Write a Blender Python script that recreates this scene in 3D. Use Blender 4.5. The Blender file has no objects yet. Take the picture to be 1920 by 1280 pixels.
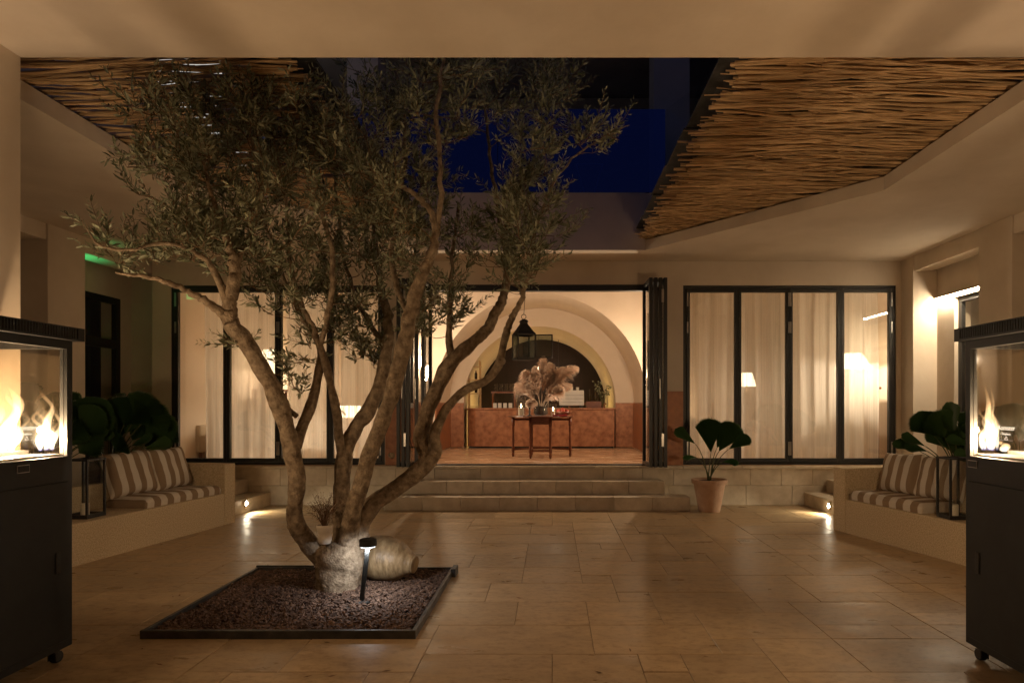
import bpy, bmesh, math, random
from mathutils import Vector, Matrix, noise as mnoise

R = random.Random(11)
rad = math.radians
S = bpy.context.scene
COL = S.collection

# ------------------------------------------------------------------ camera
CAM_H, FPX, VX, VY = 1.6, 1200.0, 1035.0, 760.0
cam_d = bpy.data.cameras.new('camera')
cam = bpy.data.objects.new('camera', cam_d)
COL.objects.link(cam)
cam.location = (0, 0, CAM_H)
cam.rotation_euler = (rad(90), 0, 0)
cam_d.sensor_width = 36
cam_d.lens = 36 * FPX / 1920
cam_d.shift_x = -(VX - 960) / 1920
cam_d.shift_y = (VY - 640) / 1920
cam_d.clip_end = 500
S.camera = cam

# ------------------------------------------------------------------ dusk sky
W = bpy.data.worlds.new('World')
S.world = W
W.use_nodes = True
wn = W.node_tree
wn.nodes.clear()
sky = wn.nodes.new('ShaderNodeTexSky')
sky.sky_type = 'NISHITA'
sky.sun_disc = False
sky.sun_elevation = rad(-2.0)
sky.sun_rotation = rad(0)
sky.ozone_density = 2.6
bg = wn.nodes.new('ShaderNodeBackground')
bg.inputs['Strength'].default_value = 0.45
wo = wn.nodes.new('ShaderNodeOutputWorld')
wn.links.new(sky.outputs[0], bg.inputs[0])
wn.links.new(bg.outputs[0], wo.inputs[0])

# ------------------------------------------------------------------ render settings
S.view_settings.view_transform = 'Standard'
S.view_settings.look = 'None'
S.view_settings.exposure = 0.12
S.view_settings.gamma = 1.0
S.render.engine = 'CYCLES'
S.cycles.max_bounces = 7
S.cycles.diffuse_bounces = 4
S.cycles.glossy_bounces = 3
S.cycles.transparent_max_bounces = 24
S.cycles.transmission_bounces = 4
S.cycles.volume_bounces = 0
S.cycles.caustics_reflective = False
S.cycles.caustics_refractive = False
S.cycles.sample_clamp_indirect = 3.0
S.cycles.use_denoising = True
S.cycles.blur_glossy = 0.5

# ------------------------------------------------------------------ helpers
def px_x(px, Y): return (px - VX) / FPX * Y
def px_z(py, Y): return CAM_H - (py - VY) / FPX * Y
def P3(px, py, Y): return Vector((px_x(px, Y), Y, px_z(py, Y)))


def world_loc(o):
    v = Vector((0, 0, 0))
    while o is not None:
        v += o.location
        o = o.parent
    return v


def tag(o, label=None, cat=None, group=None, kind=None):
    if label: o['label'] = label
    if cat: o['category'] = cat
    if group: o['group'] = group
    if kind: o['kind'] = kind
    return o


def empty(name, loc=(0, 0, 0), rz=0.0, label=None, cat=None, group=None, kind=None):
    o = bpy.data.objects.new(name, None)
    COL.objects.link(o)
    o.location = loc
    o.rotation_euler = (0, 0, rz)
    o.empty_display_size = 0.1
    return tag(o, label, cat, group, kind)


class MB:
    """collects geometry, builds ONE mesh object"""
    def __init__(self):
        self.v, self.f = [], []

    def add(self, vs, fs):
        n = len(self.v)
        self.v.extend([tuple(p) for p in vs])
        self.f.extend([tuple(i + n for i in f) for f in fs])
        return self

    def box(self, x0, x1, y0, y1, z0, z1):
        if x0 > x1: x0, x1 = x1, x0
        if y0 > y1: y0, y1 = y1, y0
        vs = [(x0, y0, z0), (x1, y0, z0), (x1, y1, z0), (x0, y1, z0), (x0, y0, z1), (x1, y0, z1), (x1, y1, z1), (x0, y1, z1)]
        return self.add(vs, [(0, 3, 2, 1), (4, 5, 6, 7), (0, 1, 5, 4), (1, 2, 6, 5), (2, 3, 7, 6), (3, 0, 4, 7)])

    def prism(self, poly, z0, z1):
        n = len(poly)
        vs = [(x, y, z0) for x, y in poly] + [(x, y, z1) for x, y in poly]
        fs = [tuple(range(n - 1, -1, -1)), tuple(range(n, 2 * n))]
        fs += [(i, (i + 1) % n, n + (i + 1) % n, n + i) for i in range(n)]
        return self.add(vs, fs)

    def tube(self, pts, rads, n=8, caps=True, wob=0.0, seed=0):
        pts = [Vector(p) for p in pts]
        if not isinstance(rads, (list, tuple)): rads = [rads] * len(pts)
        vs, fs = [], []
        up = Vector((0.13, 0.07, 1)).normalized()
        prev = None
        for i, p in enumerate(pts):
            a = pts[max(0, i - 1)]; b = pts[min(len(pts) - 1, i + 1)]
            t = (b - a).normalized()
            if prev is None:
                s = t.cross(up)
                if s.length < 0.05: s = t.cross(Vector((1, 0, 0)))
            else:
                s = prev - t * prev.dot(t)
            s.normalize(); prev = s
            q = t.cross(s)
            for k in range(n):
                an = 2 * math.pi * k / n
                d = s * math.cos(an) + q * math.sin(an)
                rr = rads[i]
                if wob:
                    sv = Vector((seed * 3.1, 0, 0))
                    rr *= 1 + wob * (mnoise.noise((p + d * rads[i]) * 7.0 + sv) + (.45 * mnoise.noise(Vector((math.cos(an) * 2.6, math.sin(an) * 2.6, i * .22)) + sv) + .3 * mnoise.noise((p + d * rads[i]) * 24.0 + sv) if n > 16 else 0))
                vs.append(p + d * rr)
        for i in range(len(pts) - 1):
            for k in range(n):
                fs.append((i * n + k, i * n + (k + 1) % n, (i + 1) * n + (k + 1) % n, (i + 1) * n + k))
        if caps:
            fs.append(tuple(range(n - 1, -1, -1)))
            fs.append(tuple(range((len(pts) - 1) * n, len(pts) * n)))
        return self.add(vs, fs)

    def lathe(self, prof, n=24, c=(0, 0, 0), M=None, caps=True):
        vs, fs = [], []
        for r, z in prof:
            for k in range(n):
                a = 2 * math.pi * k / n
                p = Vector((r * math.cos(a), r * math.sin(a), z))
                if M is not None: p = M @ p
                vs.append(p + Vector(c))
        m = len(prof)
        for i in range(m - 1):
            for k in range(n):
                fs.append((i * n + k, i * n + (k + 1) % n, (i + 1) * n + (k + 1) % n, (i + 1) * n + k))
        if caps:
            fs.append(tuple(range(n - 1, -1, -1)))
            fs.append(tuple(range((m - 1) * n, m * n)))
        return self.add(vs, fs)

    def grid(self, fn, nu, nv):
        vs = [fn(i / nu, j / nv) for j in range(nv + 1) for i in range(nu + 1)]
        fs = []
        for j in range(nv):
            for i in range(nu):
                a = j * (nu + 1) + i
                fs.append((a, a + 1, a + nu + 2, a + nu + 1))
        return self.add(vs, fs)

    def mesh(self, name, off=(0, 0, 0), smooth=False, bevel=0, seg=1):
        me = bpy.data.meshes.new(name)
        o = Vector(off)
        me.from_pydata([Vector(p) - o for p in self.v], [], self.f)
        if bevel:
            bm = bmesh.new(); bm.from_mesh(me)
            es = [e for e in bm.edges if len(e.link_faces) == 2 and e.calc_face_angle(0) > 0.6]
            bmesh.ops.bevel(bm, geom=es, offset=bevel, segments=seg, affect='EDGES', profile=0.6)
            bm.to_mesh(me); bm.free()
        if smooth:
            me.polygons.foreach_set('use_smooth', [True] * len(me.polygons))
        me.update()
        return me

    def build(self, name, m, parent=None, local=False, smooth=False, bevel=0, seg=1, loc=None, kind=None):
        if parent is not None and not local:
            off = world_loc(parent)
        elif loc is not None and not local:
            off = Vector(loc)
        else:
            off = (0, 0, 0)
        me = self.mesh(name, off, smooth, bevel, seg)
        if isinstance(m, (list, tuple)):
            for q in m: me.materials.append(q)
        else:
            me.materials.append(m)
        o = bpy.data.objects.new(name, me)
        COL.objects.link(o)
        if parent is not None: o.parent = parent
        elif loc is not None: o.location = loc
        if kind: o['kind'] = kind
        return o


def inst(name, me, parent, loc, rot=(0, 0, 0), sc=(1, 1, 1)):
    o = bpy.data.objects.new(name, me)
    COL.objects.link(o)
    o.parent = parent
    o.location = loc; o.rotation_euler = rot; o.scale = sc
    return o


def copy_tree(o, parent=None):
    c = o.copy()
    COL.objects.link(c)
    c.parent = parent
    for ch in list(o.children):
        copy_tree(ch, c)
    return c


# ------------------------------------------------------------------ materials
def nt(name):
    m = bpy.data.materials.new(name)
    m.use_nodes = True
    t = m.node_tree
    b = t.nodes['Principled BSDF']
    return m, t, b


def N(t, typ, **kw):
    n = t.nodes.new(typ)
    for k, v in kw.items():
        if k in ('operation', 'blend_type', 'data_type', 'feature', 'noise_dimensions', 'wave_type', 'bands_direction'):
            setattr(n, k, v)
        else:
            n.inputs[k.replace('_', ' ')].default_value = v
    return n


def c4(c): return (c[0], c[1], c[2], 1)


def ramp(t, src, stops):
    r = t.nodes.new('ShaderNodeValToRGB')
    els = r.color_ramp.elements
    while len(els) < len(stops): els.new(0.5)
    for e, (p, c) in zip(els, stops):
        e.position = p
        e.color = c4(c) if len(c) == 3 else c
    t.links.new(src, r.inputs[0])
    return r.outputs[0]


def coords(t, kind='Object', scale=(1, 1, 1), rnd=False):
    tc = t.nodes.new('ShaderNodeTexCoord')
    out = tc.outputs[kind]
    if rnd:
        oi = t.nodes.new('ShaderNodeObjectInfo')
        ml = N(t, 'ShaderNodeMath', operation='MULTIPLY'); ml.inputs[1].default_value = 37.0
        t.links.new(oi.outputs['Random'], ml.inputs[0])
        ad = t.nodes.new('ShaderNodeVectorMath'); ad.operation = 'ADD'
        t.links.new(out, ad.inputs[0]); t.links.new(ml.outputs[0], ad.inputs[1])
        out = ad.outputs[0]
    mp = t.nodes.new('ShaderNodeMapping')
    mp.inputs['Scale'].default_value = scale
    t.links.new(out, mp.inputs[0])
    return mp.outputs[0]


def surf(name, c1, c2=None, rough=0.6, scale=6.0, detail=6, metallic=0.0, bump=0.0, bscale=None, stretch=(1, 1, 1),
         rnd=False, rvar=0.0, hue_rnd=0.0, spec=None, lo=0.35, hi=0.68, dist=0.01):
    """two-tone noise surface with bump, optional per-object variation"""
    m, t, b = nt(name)
    co = coords(t, 'Object', stretch, rnd)
    nz = N(t, 'ShaderNodeTexNoise', Scale=scale, Detail=detail, Roughness=0.6)
    t.links.new(co, nz.inputs['Vector'])
    col = ramp(t, nz.outputs[0], [(lo, c1), (hi, c2 or c1)])
    if hue_rnd:
        oi = t.nodes.new('ShaderNodeObjectInfo')
        mr = t.nodes.new('ShaderNodeMapRange')
        mr.inputs['To Min'].default_value = 1 - hue_rnd; mr.inputs['To Max'].default_value = 1 + hue_rnd
        t.links.new(oi.outputs['Random'], mr.inputs[0])
        hv = t.nodes.new('ShaderNodeHueSaturation')
        t.links.new(mr.outputs[0], hv.inputs['Value']); t.links.new(col, hv.inputs['Color'])
        col = hv.outputs[0]
    t.links.new(col, b.inputs['Base Color'])
    b.inputs['Metallic'].default_value = metallic
    b.inputs['Roughness'].default_value = rough
    if spec is not None: b.inputs['Specular IOR Level'].default_value = spec
    if rvar:
        mr = t.nodes.new('ShaderNodeMapRange')
        mr.inputs['To Min'].default_value = max(0.03, rough - rvar); mr.inputs['To Max'].default_value = rough + rvar
        mr.inputs['From Min'].default_value = 0.3; mr.inputs['From Max'].default_value = 0.7
        t.links.new(nz.outputs[0], mr.inputs[0]); t.links.new(mr.outputs[0], b.inputs['Roughness'])
    if bump:
        n2 = N(t, 'ShaderNodeTexNoise', Scale=bscale or scale * 5, Detail=4)
        t.links.new(co, n2.inputs['Vector'])
        bp = N(t, 'ShaderNodeBump', Strength=bump, Distance=dist)
        t.links.new(n2.outputs[0], bp.inputs['Height'])
        t.links.new(bp.outputs[0], b.inputs['Normal'])
    return m


def emis(name, c, s):
    m = bpy.data.materials.new(name)
    m.use_nodes = True
    t = m.node_tree; t.nodes.clear()
    e = t.nodes.new('ShaderNodeEmission'); e.inputs[0].default_value = c4(c); e.inputs[1].default_value = s
    o = t.nodes.new('ShaderNodeOutputMaterial'); t.links.new(e.outputs[0], o.inputs[0])
    return m


def glass(name, tint=(0.95, 0.95, 0.93), refl=0.08, rough=0.02, rcol=(1, 1, 1)):
    """thin pane: lets light straight through, reflects a little more at glancing angles"""
    m = bpy.data.materials.new(name)
    m.use_nodes = True
    t = m.node_tree; t.nodes.clear()
    tr = t.nodes.new('ShaderNodeBsdfTransparent'); tr.inputs[0].default_value = c4(tint)
    gl = t.nodes.new('ShaderNodeBsdfGlossy'); gl.inputs['Color'].default_value = c4(rcol); gl.inputs['Roughness'].default_value = rough
    lw_ = t.nodes.new('ShaderNodeLayerWeight'); lw_.inputs[0].default_value = 0.5
    pw = N(t, 'ShaderNodeMath', operation='POWER'); pw.inputs[1].default_value = 5.0
    t.links.new(lw_.outputs['Facing'], pw.inputs[0])
    ad = N(t, 'ShaderNodeMath', operation='MULTIPLY_ADD'); ad.inputs[1].default_value = 0.6; ad.inputs[2].default_value = refl
    t.links.new(pw.outputs[0], ad.inputs[0])
    mx = t.nodes.new('ShaderNodeMixShader')
    t.links.new(ad.outputs[0], mx.inputs[0]); t.links.new(tr.outputs[0], mx.inputs[1]); t.links.new(gl.outputs[0], mx.inputs[2])
    o = t.nodes.new('ShaderNodeOutputMaterial'); t.links.new(mx.outputs[0], o.inputs[0])
    return m


def sheer(name, col, transp=0.35):
    m = bpy.data.materials.new(name)
    m.use_nodes = True
    t = m.node_tree; t.nodes.clear()
    df = t.nodes.new('ShaderNodeBsdfDiffuse'); df.inputs[0].default_value = c4(col)
    tl = t.nodes.new('ShaderNodeBsdfTranslucent'); tl.inputs[0].default_value = c4(col)
    tr = t.nodes.new('ShaderNodeBsdfTransparent')
    m1 = t.nodes.new('ShaderNodeMixShader'); m1.inputs[0].default_value = 0.6
    t.links.new(df.outputs[0], m1.inputs[1]); t.links.new(tl.outputs[0], m1.inputs[2])
    m2 = t.nodes.new('ShaderNodeMixShader')
    co = coords(t, 'Object', (60, 60, 0.6))
    nz = N(t, 'ShaderNodeTexNoise', Scale=1.0, Detail=2)
    t.links.new(co, nz.inputs['Vector'])
    mr = t.nodes.new('ShaderNodeMapRange')
    mr.inputs['From Min'].default_value = 0.3; mr.inputs['From Max'].default_value = 0.7
    mr.inputs['To Min'].default_value = transp - 0.1; mr.inputs['To Max'].default_value = transp + 0.1
    t.links.new(nz.outputs[0], mr.inputs[0]); t.links.new(mr.outputs[0], m2.inputs[0])
    t.links.new(m1.outputs[0], m2.inputs[1]); t.links.new(tr.outputs[0], m2.inputs[2])
    o = t.nodes.new('ShaderNodeOutputMaterial'); t.links.new(m2.outputs[0], o.inputs[0])
    return m


def leafmat(name, c1, c2, rough=0.5, trans=0.25):
    m, t, b = nt(name)
    g = t.nodes.new('ShaderNodeNewGeometry')
    oi = t.nodes.new('ShaderNodeObjectInfo')
    ad = N(t, 'ShaderNodeMath', operation='ADD')
    t.links.new(g.outputs['Random Per Island'], ad.inputs[0]); t.links.new(oi.outputs['Random'], ad.inputs[1])
    fr = N(t, 'ShaderNodeMath', operation='FRACT'); t.links.new(ad.outputs[0], fr.inputs[0])
    col = ramp(t, fr.outputs[0], [(0.0, c1), (1.0, c2)])
    t.links.new(col, b.inputs['Base Color'])
    b.inputs['Roughness'].default_value = rough
    tl = t.nodes.new('ShaderNodeBsdfTranslucent'); t.links.new(col, tl.inputs[0])
    mx = t.nodes.new('ShaderNodeMixShader'); mx.inputs[0].default_value = trans
    o = t.nodes['Material Output']
    t.links.new(b.outputs[0], mx.inputs[1]); t.links.new(tl.outputs[0], mx.inputs[2]); t.links.new(mx.outputs[0], o.inputs[0])
    return m


def stripes(name, axis, period, ca, cb, phase=0.0):
    m, t, b = nt(name)
    tc = t.nodes.new('ShaderNodeTexCoord')
    sp = t.nodes.new('ShaderNodeSeparateXYZ'); t.links.new(tc.outputs['Object'], sp.inputs[0])
    d = N(t, 'ShaderNodeMath', operation='MULTIPLY_ADD'); d.inputs[1].default_value = 1 / period; d.inputs[2].default_value = 20 + phase
    t.links.new(sp.outputs[axis], d.inputs[0])
    fr = N(t, 'ShaderNodeMath', operation='FRACT'); t.links.new(d.outputs[0], fr.inputs[0])
    col = ramp(t, fr.outputs[0], [(0.49, ca), (0.51, cb)])
    nz = N(t, 'ShaderNodeTexNoise', Scale=400.0, Detail=2)
    t.links.new(tc.outputs['Object'], nz.inputs['Vector'])
    mx = t.nodes.new('ShaderNodeMixRGB'); mx.blend_type = 'OVERLAY'; mx.inputs[0].default_value = 0.25
    t.links.new(col, mx.inputs[1]); t.links.new(nz.outputs[0], mx.inputs[2])
    t.links.new(mx.outputs[0], b.inputs['Base Color'])
    bp = N(t, 'ShaderNodeBump', Strength=0.3, Distance=0.002); t.links.new(nz.outputs[0], bp.inputs['Height'])
    n3 = N(t, 'ShaderNodeTexNoise', Scale=9.0, Detail=2)
    t.links.new(tc.outputs['Object'], n3.inputs['Vector'])
    b2 = N(t, 'ShaderNodeBump', Strength=0.35, Distance=0.02); t.links.new(n3.outputs[0], b2.inputs['Height'])
    t.links.new(bp.outputs[0], b2.inputs['Normal']); t.links.new(b2.outputs[0], b.inputs['Normal'])
    b.inputs['Roughness'].default_value = 0.9
    b.inputs['Specular IOR Level'].default_value = 0.15
    return m


def flamemat(name, strength):
    """glowing gas: emission in the volume, dying away to the tip and the rim"""
    m = bpy.data.materials.new(name)
    m.use_nodes = True
    t = m.node_tree; t.nodes.clear()
    tc = t.nodes.new('ShaderNodeTexCoord')
    sp = t.nodes.new('ShaderNodeSeparateXYZ'); t.links.new(tc.outputs['Generated'], sp.inputs[0])
    col = ramp(t, sp.outputs[2], [(0.0, (0.25, 0.3, 1.0)), (0.07, (1.0, 0.88, 0.68)), (0.45, (1.0, 0.74, 0.42)), (1.0, (1.0, 0.48, 0.16))])
    st = ramp(t, sp.outputs[2], [(0.0, (0.05, 0.05, 0.05)), (0.1, (1, 1, 1)), (0.45, (0.55, 0.55, 0.55)), (1.0, (0.0, 0.0, 0.0))])
    ml = N(t, 'ShaderNodeMath', operation='MULTIPLY'); ml.inputs[1].default_value = strength
    t.links.new(st, ml.inputs[0])
    e = t.nodes.new('ShaderNodeEmission'); t.links.new(col, e.inputs[0]); t.links.new(ml.outputs[0], e.inputs[1])
    o = t.nodes.new('ShaderNodeOutputMaterial'); t.links.new(e.outputs[0], o.inputs['Volume'])
    return m


def lamp(name, loc, power, color, radius=0.05, parent=None, typ='POINT', rot=None, spot=None, blend=0.5):
    d = bpy.data.lights.new(name, typ)
    d.energy = power; d.color = color
    if typ in ('POINT', 'SPOT'): d.shadow_soft_size = radius
    if typ == 'SPOT':
        d.spot_size = rad(spot); d.spot_blend = blend
    if typ == 'AREA':
        d.shape = 'DISK'; d.size = radius
    o = bpy.data.objects.new(name, d)
    COL.objects.link(o)
    if parent is not None:
        o.parent = parent
    o.location = loc
    if rot is not None: o.rotation_euler = rot
    return o


WARM = (1.0, 0.79, 0.58)
FIRE = (1.0, 0.70, 0.43)

M = {}
M['plaster'] = surf('plaster', (0.58, 0.485, 0.375), (0.73, 0.63, 0.51), 0.85, 1.1, 10, bump=0.30, bscale=9, spec=0.25, lo=0.28, hi=0.74)
M['room'] = surf('room_plaster', (0.66, 0.55, 0.43), (0.72, 0.61, 0.49), 0.85, 1.5, 6, bump=0.08, bscale=22, spec=0.25)
M['lavender'] = surf('parapet_plaster', (0.46, 0.39, 0.36), (0.54, 0.46, 0.42), 0.85, 1.7, 7, bump=0.1, bscale=24, spec=0.2)
M['bench'] = surf('bench_render', (0.44, 0.335, 0.205), (0.64, 0.515, 0.345), 0.9, 75, 5, bump=0.5, bscale=120, spec=0.2, lo=0.38, hi=0.6, dist=0.004)
M['tile'] = surf('travertine', (0.29, 0.195, 0.10), (0.50, 0.365, 0.215), 0.37, 2.6, 9, bump=0.10, bscale=45, stretch=(1, 2.3, 1), rnd=True, rvar=0.12, hue_rnd=0.11, lo=0.24, hi=0.72, dist=0.006, spec=0.38)
# travertine: cloudy patches plus finer veins and pits on each slab
_t = M['tile'].node_tree
_b = _t.nodes['Principled BSDF']
_src = _b.inputs['Base Color'].links[0].from_socket
_c2 = coords(_t, 'Object', (1, 1.6, 1), True)
_n2 = N(_t, 'ShaderNodeTexNoise', Scale=13.0, Detail=10.0, Roughness=0.72); _t.links.new(_c2, _n2.inputs['Vector'])
_r2 = ramp(_t, _n2.outputs[0], [(0.34, (0.62, 0.56, 0.50)), (0.50, (1.0, 1.0, 1.0)), (0.70, (1.18, 1.16, 1.12))])
_m2 = _t.nodes.new('ShaderNodeMixRGB'); _m2.blend_type = 'MULTIPLY'; _m2.inputs[0].default_value = 0.75
_t.links.new(_src, _m2.inputs[1]); _t.links.new(_r2, _m2.inputs[2]); _t.links.new(_m2.outputs[0], _b.inputs['Base Color'])
M['grout'] = surf('grout', (0.19, 0.13, 0.075), (0.34, 0.25, 0.15), 0.9, 30, 4)
M['stone'] = surf('limestone', (0.44, 0.35, 0.24), (0.66, 0.56, 0.42), 0.55, 5.0, 9, bump=0.25, bscale=50, rnd=True, hue_rnd=0.09, lo=0.28, hi=0.70, dist=0.006)
M['frame'] = surf('black_aluminium', (0.016, 0.016, 0.016), (0.022, 0.022, 0.021), 0.42, 12, 3)
M['black'] = surf('black_steel', (0.012, 0.013, 0.013), (0.02, 0.021, 0.021), 0.5, 5, 5, bump=0.05, bscale=200, spec=0.35)
M['iron'] = surf('black_iron', (0.012, 0.011, 0.010), (0.022, 0.019, 0.016), 0.5, 20, 4, bump=0.2, bscale=60)
M['edging'] = surf('steel_edging', (0.05, 0.05, 0.05), (0.10, 0.095, 0.09), 0.5, 8, 6, metallic=0.6, bump=0.15, bscale=40)
M['steel'] = surf('brushed_steel', (0.42, 0.40, 0.37), (0.55, 0.53, 0.5), 0.3, 20, 4, metallic=0.9)
M['copper'] = surf('copper_panel', (0.22, 0.082, 0.038), (0.42, 0.185, 0.09), 0.42, 9, 9, metallic=0.25, bump=0.35, bscale=60, rvar=0.1, lo=0.33, hi=0.66, dist=0.006)
M['wood'] = surf('dark_wood', (0.10, 0.028, 0.012), (0.20, 0.065, 0.03), 0.35, 14, 6, stretch=(1, 6, 6), bump=0.1)
M['cane'] = surf('bamboo', (0.32, 0.19, 0.07), (0.46, 0.29, 0.12), 0.5, 25, 4)
M['intfloor'] = surf('polished_floor', (0.45, 0.27, 0.15), (0.60, 0.40, 0.25), 0.24, 2.0, 7, stretch=(1, 3, 1), bump=0.04, rvar=0.06)
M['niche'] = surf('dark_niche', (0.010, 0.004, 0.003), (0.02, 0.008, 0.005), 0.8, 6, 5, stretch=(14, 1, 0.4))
M['stick'] = surf('brushwood', (0.38, 0.235, 0.11), (0.74, 0.52, 0.29), 0.75, 6, 6, stretch=(1, 8, 8), bump=0.5, bscale=45, rnd=True, hue_rnd=0.3, dist=0.006)
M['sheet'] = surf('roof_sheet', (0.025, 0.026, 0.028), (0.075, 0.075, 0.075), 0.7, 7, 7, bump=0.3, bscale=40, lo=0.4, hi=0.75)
M['bark'] = surf('olive_bark', (0.125, 0.088, 0.057), (0.39, 0.305, 0.21), 0.9, 18, 12, bump=1.0, bscale=60, spec=0.2, lo=0.33, hi=0.68, dist=0.014)
M['twig'] = surf('olive_twig', (0.13, 0.08, 0.045), (0.22, 0.15, 0.09), 0.85, 20, 4, spec=0.2)
M['olive'] = leafmat('olive_leaf', (0.085, 0.098, 0.045), (0.42, 0.43, 0.29), 0.5, 0.22)
M['palm'] = leafmat('palm_leaf', (0.028, 0.068, 0.02), (0.058, 0.115, 0.034), 0.42, 0.12)
M['lightpalm'] = leafmat('lightened_palm_leaf', (0.06, 0.15, 0.045), (0.11, 0.22, 0.07), 0.40, 0.3)  # palm leaf colour lightened to offset the light coming from behind
M['stem'] = surf('palm_stem', (0.06, 0.075, 0.025), (0.10, 0.11, 0.04), 0.5, 12, 4)
M['soil'] = surf('soil', (0.02, 0.013, 0.008), (0.05, 0.035, 0.022), 0.95, 30, 5, bump=0.8, bscale=60)
M['chip'] = leafmat('bark_chip', (0.045, 0.022, 0.013), (0.17, 0.10, 0.065), 0.85, 0.0)
M['terracotta'] = surf('terracotta', (0.42, 0.245, 0.15), (0.52, 0.335, 0.22), 0.8, 8, 7, bump=0.15, bscale=70)
M['clay'] = surf('old_clay', (0.16, 0.10, 0.045), (0.36, 0.25, 0.13), 0.5, 9, 9, bump=0.5, bscale=26, stretch=(3, 1, 1), rvar=0.12, dist=0.01)
M['white_clay'] = surf('white_clay', (0.55, 0.47, 0.38), (0.66, 0.58, 0.48), 0.75, 14, 5, bump=0.1)
M['dry'] = leafmat('dried_plant', (0.10, 0.055, 0.03), (0.22, 0.12, 0.07), 0.9, 0.1)
M['plume'] = leafmat('pampas', (0.74, 0.58, 0.46), (0.90, 0.77, 0.65), 0.9, 0.45)
M['glass'] = glass('window_glass')
M['clear'] = glass('clear_glass', (0.96, 0.97, 0.97), 0.03)
M['fireglass'] = glass('fire_glass', (0.93, 0.91, 0.87), 0.06, 0.03)
M['blueglass'] = glass('blue_glass', (0.34, 0.38, 0.60), 0.16, 0.05, (0.20, 0.34, 0.90))
M['oldglass'] = glass('dusty_glass', (0.68, 0.72, 0.70), 0.10, 0.15)
M['curtain'] = sheer('sheer_curtain', (0.90, 0.86, 0.79), 0.14)
M['seat'] = stripes('striped_seat', 1, 0.205, (0.60, 0.53, 0.44), (0.27, 0.19, 0.12))
M['back'] = stripes('striped_back', 0, 0.17, (0.60, 0.53, 0.44), (0.27, 0.19, 0.12), 0.25)
M['shade'] = emis('lamp_shade_glow', (1.0, 0.76, 0.48), 14.0)
M['bulb'] = emis('bulb_glow', (1.0, 0.80, 0.52), 45.0)
M['led'] = emis('led_glow', (1.0, 0.80, 0.55), 230.0)
M['spotglow'] = emis('spot_glow', (1.0, 0.86, 0.62), 150.0)
M['coolglow'] = emis('cool_glow', (0.85, 0.95, 1.0), 5.0)
M['green'] = emis('green_glow', (0.05, 1.0, 0.25), 1.5)
M['yellowled'] = emis('yellow_led', (1.0, 0.72, 0.22), 22.0)
M['gapglow'] = emis('gap_glow', (1.0, 0.95, 0.86), 0.55)  # made-up glow for the bright spots behind the left brushwood
M['candle'] = emis('candle_flame', (1.0, 0.72, 0.38), 60.0)
M['wax'] = surf('wax', (0.75, 0.66, 0.5), (0.8, 0.7, 0.55), 0.5, 5, 2)
M['white'] = surf('white_enamel', (0.62, 0.60, 0.56), (0.70, 0.68, 0.64), 0.35, 4, 2)
M['sofa'] = surf('sofa_linen', (0.45, 0.37, 0.27), (0.55, 0.46, 0.35), 0.9, 40, 4, bump=0.2, bscale=200)
M['bottle'] = surf('dark_bottle', (0.02, 0.014, 0.008), (0.05, 0.03, 0.015), 0.15, 4, 2)
M['fruit'] = surf('fruit_red', (0.28, 0.03, 0.02), (0.40, 0.08, 0.03), 0.4, 6, 3)
M['book'] = surf('red_cover', (0.35, 0.02, 0.03), (0.42, 0.03, 0.04), 0.5, 6, 3)
M['flame'] = flamemat('flame', 95.0)
M['letter'] = emis('etched_letter_glow', (1.0, 0.85, 0.62), 1.3)  # no lamp: emission brightens the letters so they show before the flames
M['flower'] = leafmat('white_flower', (0.6, 0.58, 0.5), (0.75, 0.72, 0.62), 0.7, 0.3)

# ================================================================== SETTING
YF = 10.34          # facade plane
ZP = 0.633          # terrace level at the doors
ZS = 3.93           # soffit level
YE = 4.29           # edge of the ceiling above the camera

# ground far beyond the courtyard
g = MB().grid(lambda u, v: ((u - 0.5) * 240, (v - 0.5) * 240, -0.06), 2, 2).build('ground', M['grout'])
tag(g, kind='structure')

# --- courtyard floor: ashlar travertine, every slab a piece of its own
floor = MB().box(-8.5, 8.5, -4.0, 10.6, -0.05, -0.006).build('courtyard_floor', M['grout'])
tag(floor, kind='structure')
U = 0.275
GX0, GY0, NX, NY = -5.775, 2.2, 42, 30
occ = [[False] * NX for _ in range(NY)]
tiles = []
for j in range(NY):
    for i in range(NX):
        if occ[j][i]: continue
        opts = [(3, 2)] * 4 + [(2, 2)] * 4 + [(2, 1)] * 3 + [(1, 1)] * 1 + [(3, 3)] * 1 + [(4, 2)] * 2
        R.shuffle(opts)
        for w, h in opts + [(2, 1), (1, 1)]:
            if i + w <= NX and j + h <= NY and all(not occ[j + b][i + a] for a in range(w) for b in range(h)):
                for a in range(w):
                    for b in range(h): occ[j + b][i + a] = True
                tiles.append((GX0 + (i + w / 2) * U, GY0 + (j + h / 2) * U, w, h))
                break
PLX0, PLX1, PLY0, PLY1 = -2.83, -0.935, 4.39, 6.13      # planting bed


def keep_tile(x, y, w, h):
    hw, hh = w * U / 2, h * U / 2
    if x - hw > PLX0 + .05 and x + hw < PLX1 - .05 and y - hh > PLY0 + .05 and y + hh < PLY1 - .05: return False
    if y - hh > 10.3: return False
    if x - hw > 3.75 + (8.28 - y) * 0.26 and y < 8.4: return False
    if x + hw < -4.45 - (8.81 - y) * 0.163 and y < 8.9: return False
    if y - hh > 9.8 and -2.5 < x < 2.1: return False
    return True


tiles = [t_ for t_ in tiles if keep_tile(*t_)]
tmesh = {}


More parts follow.
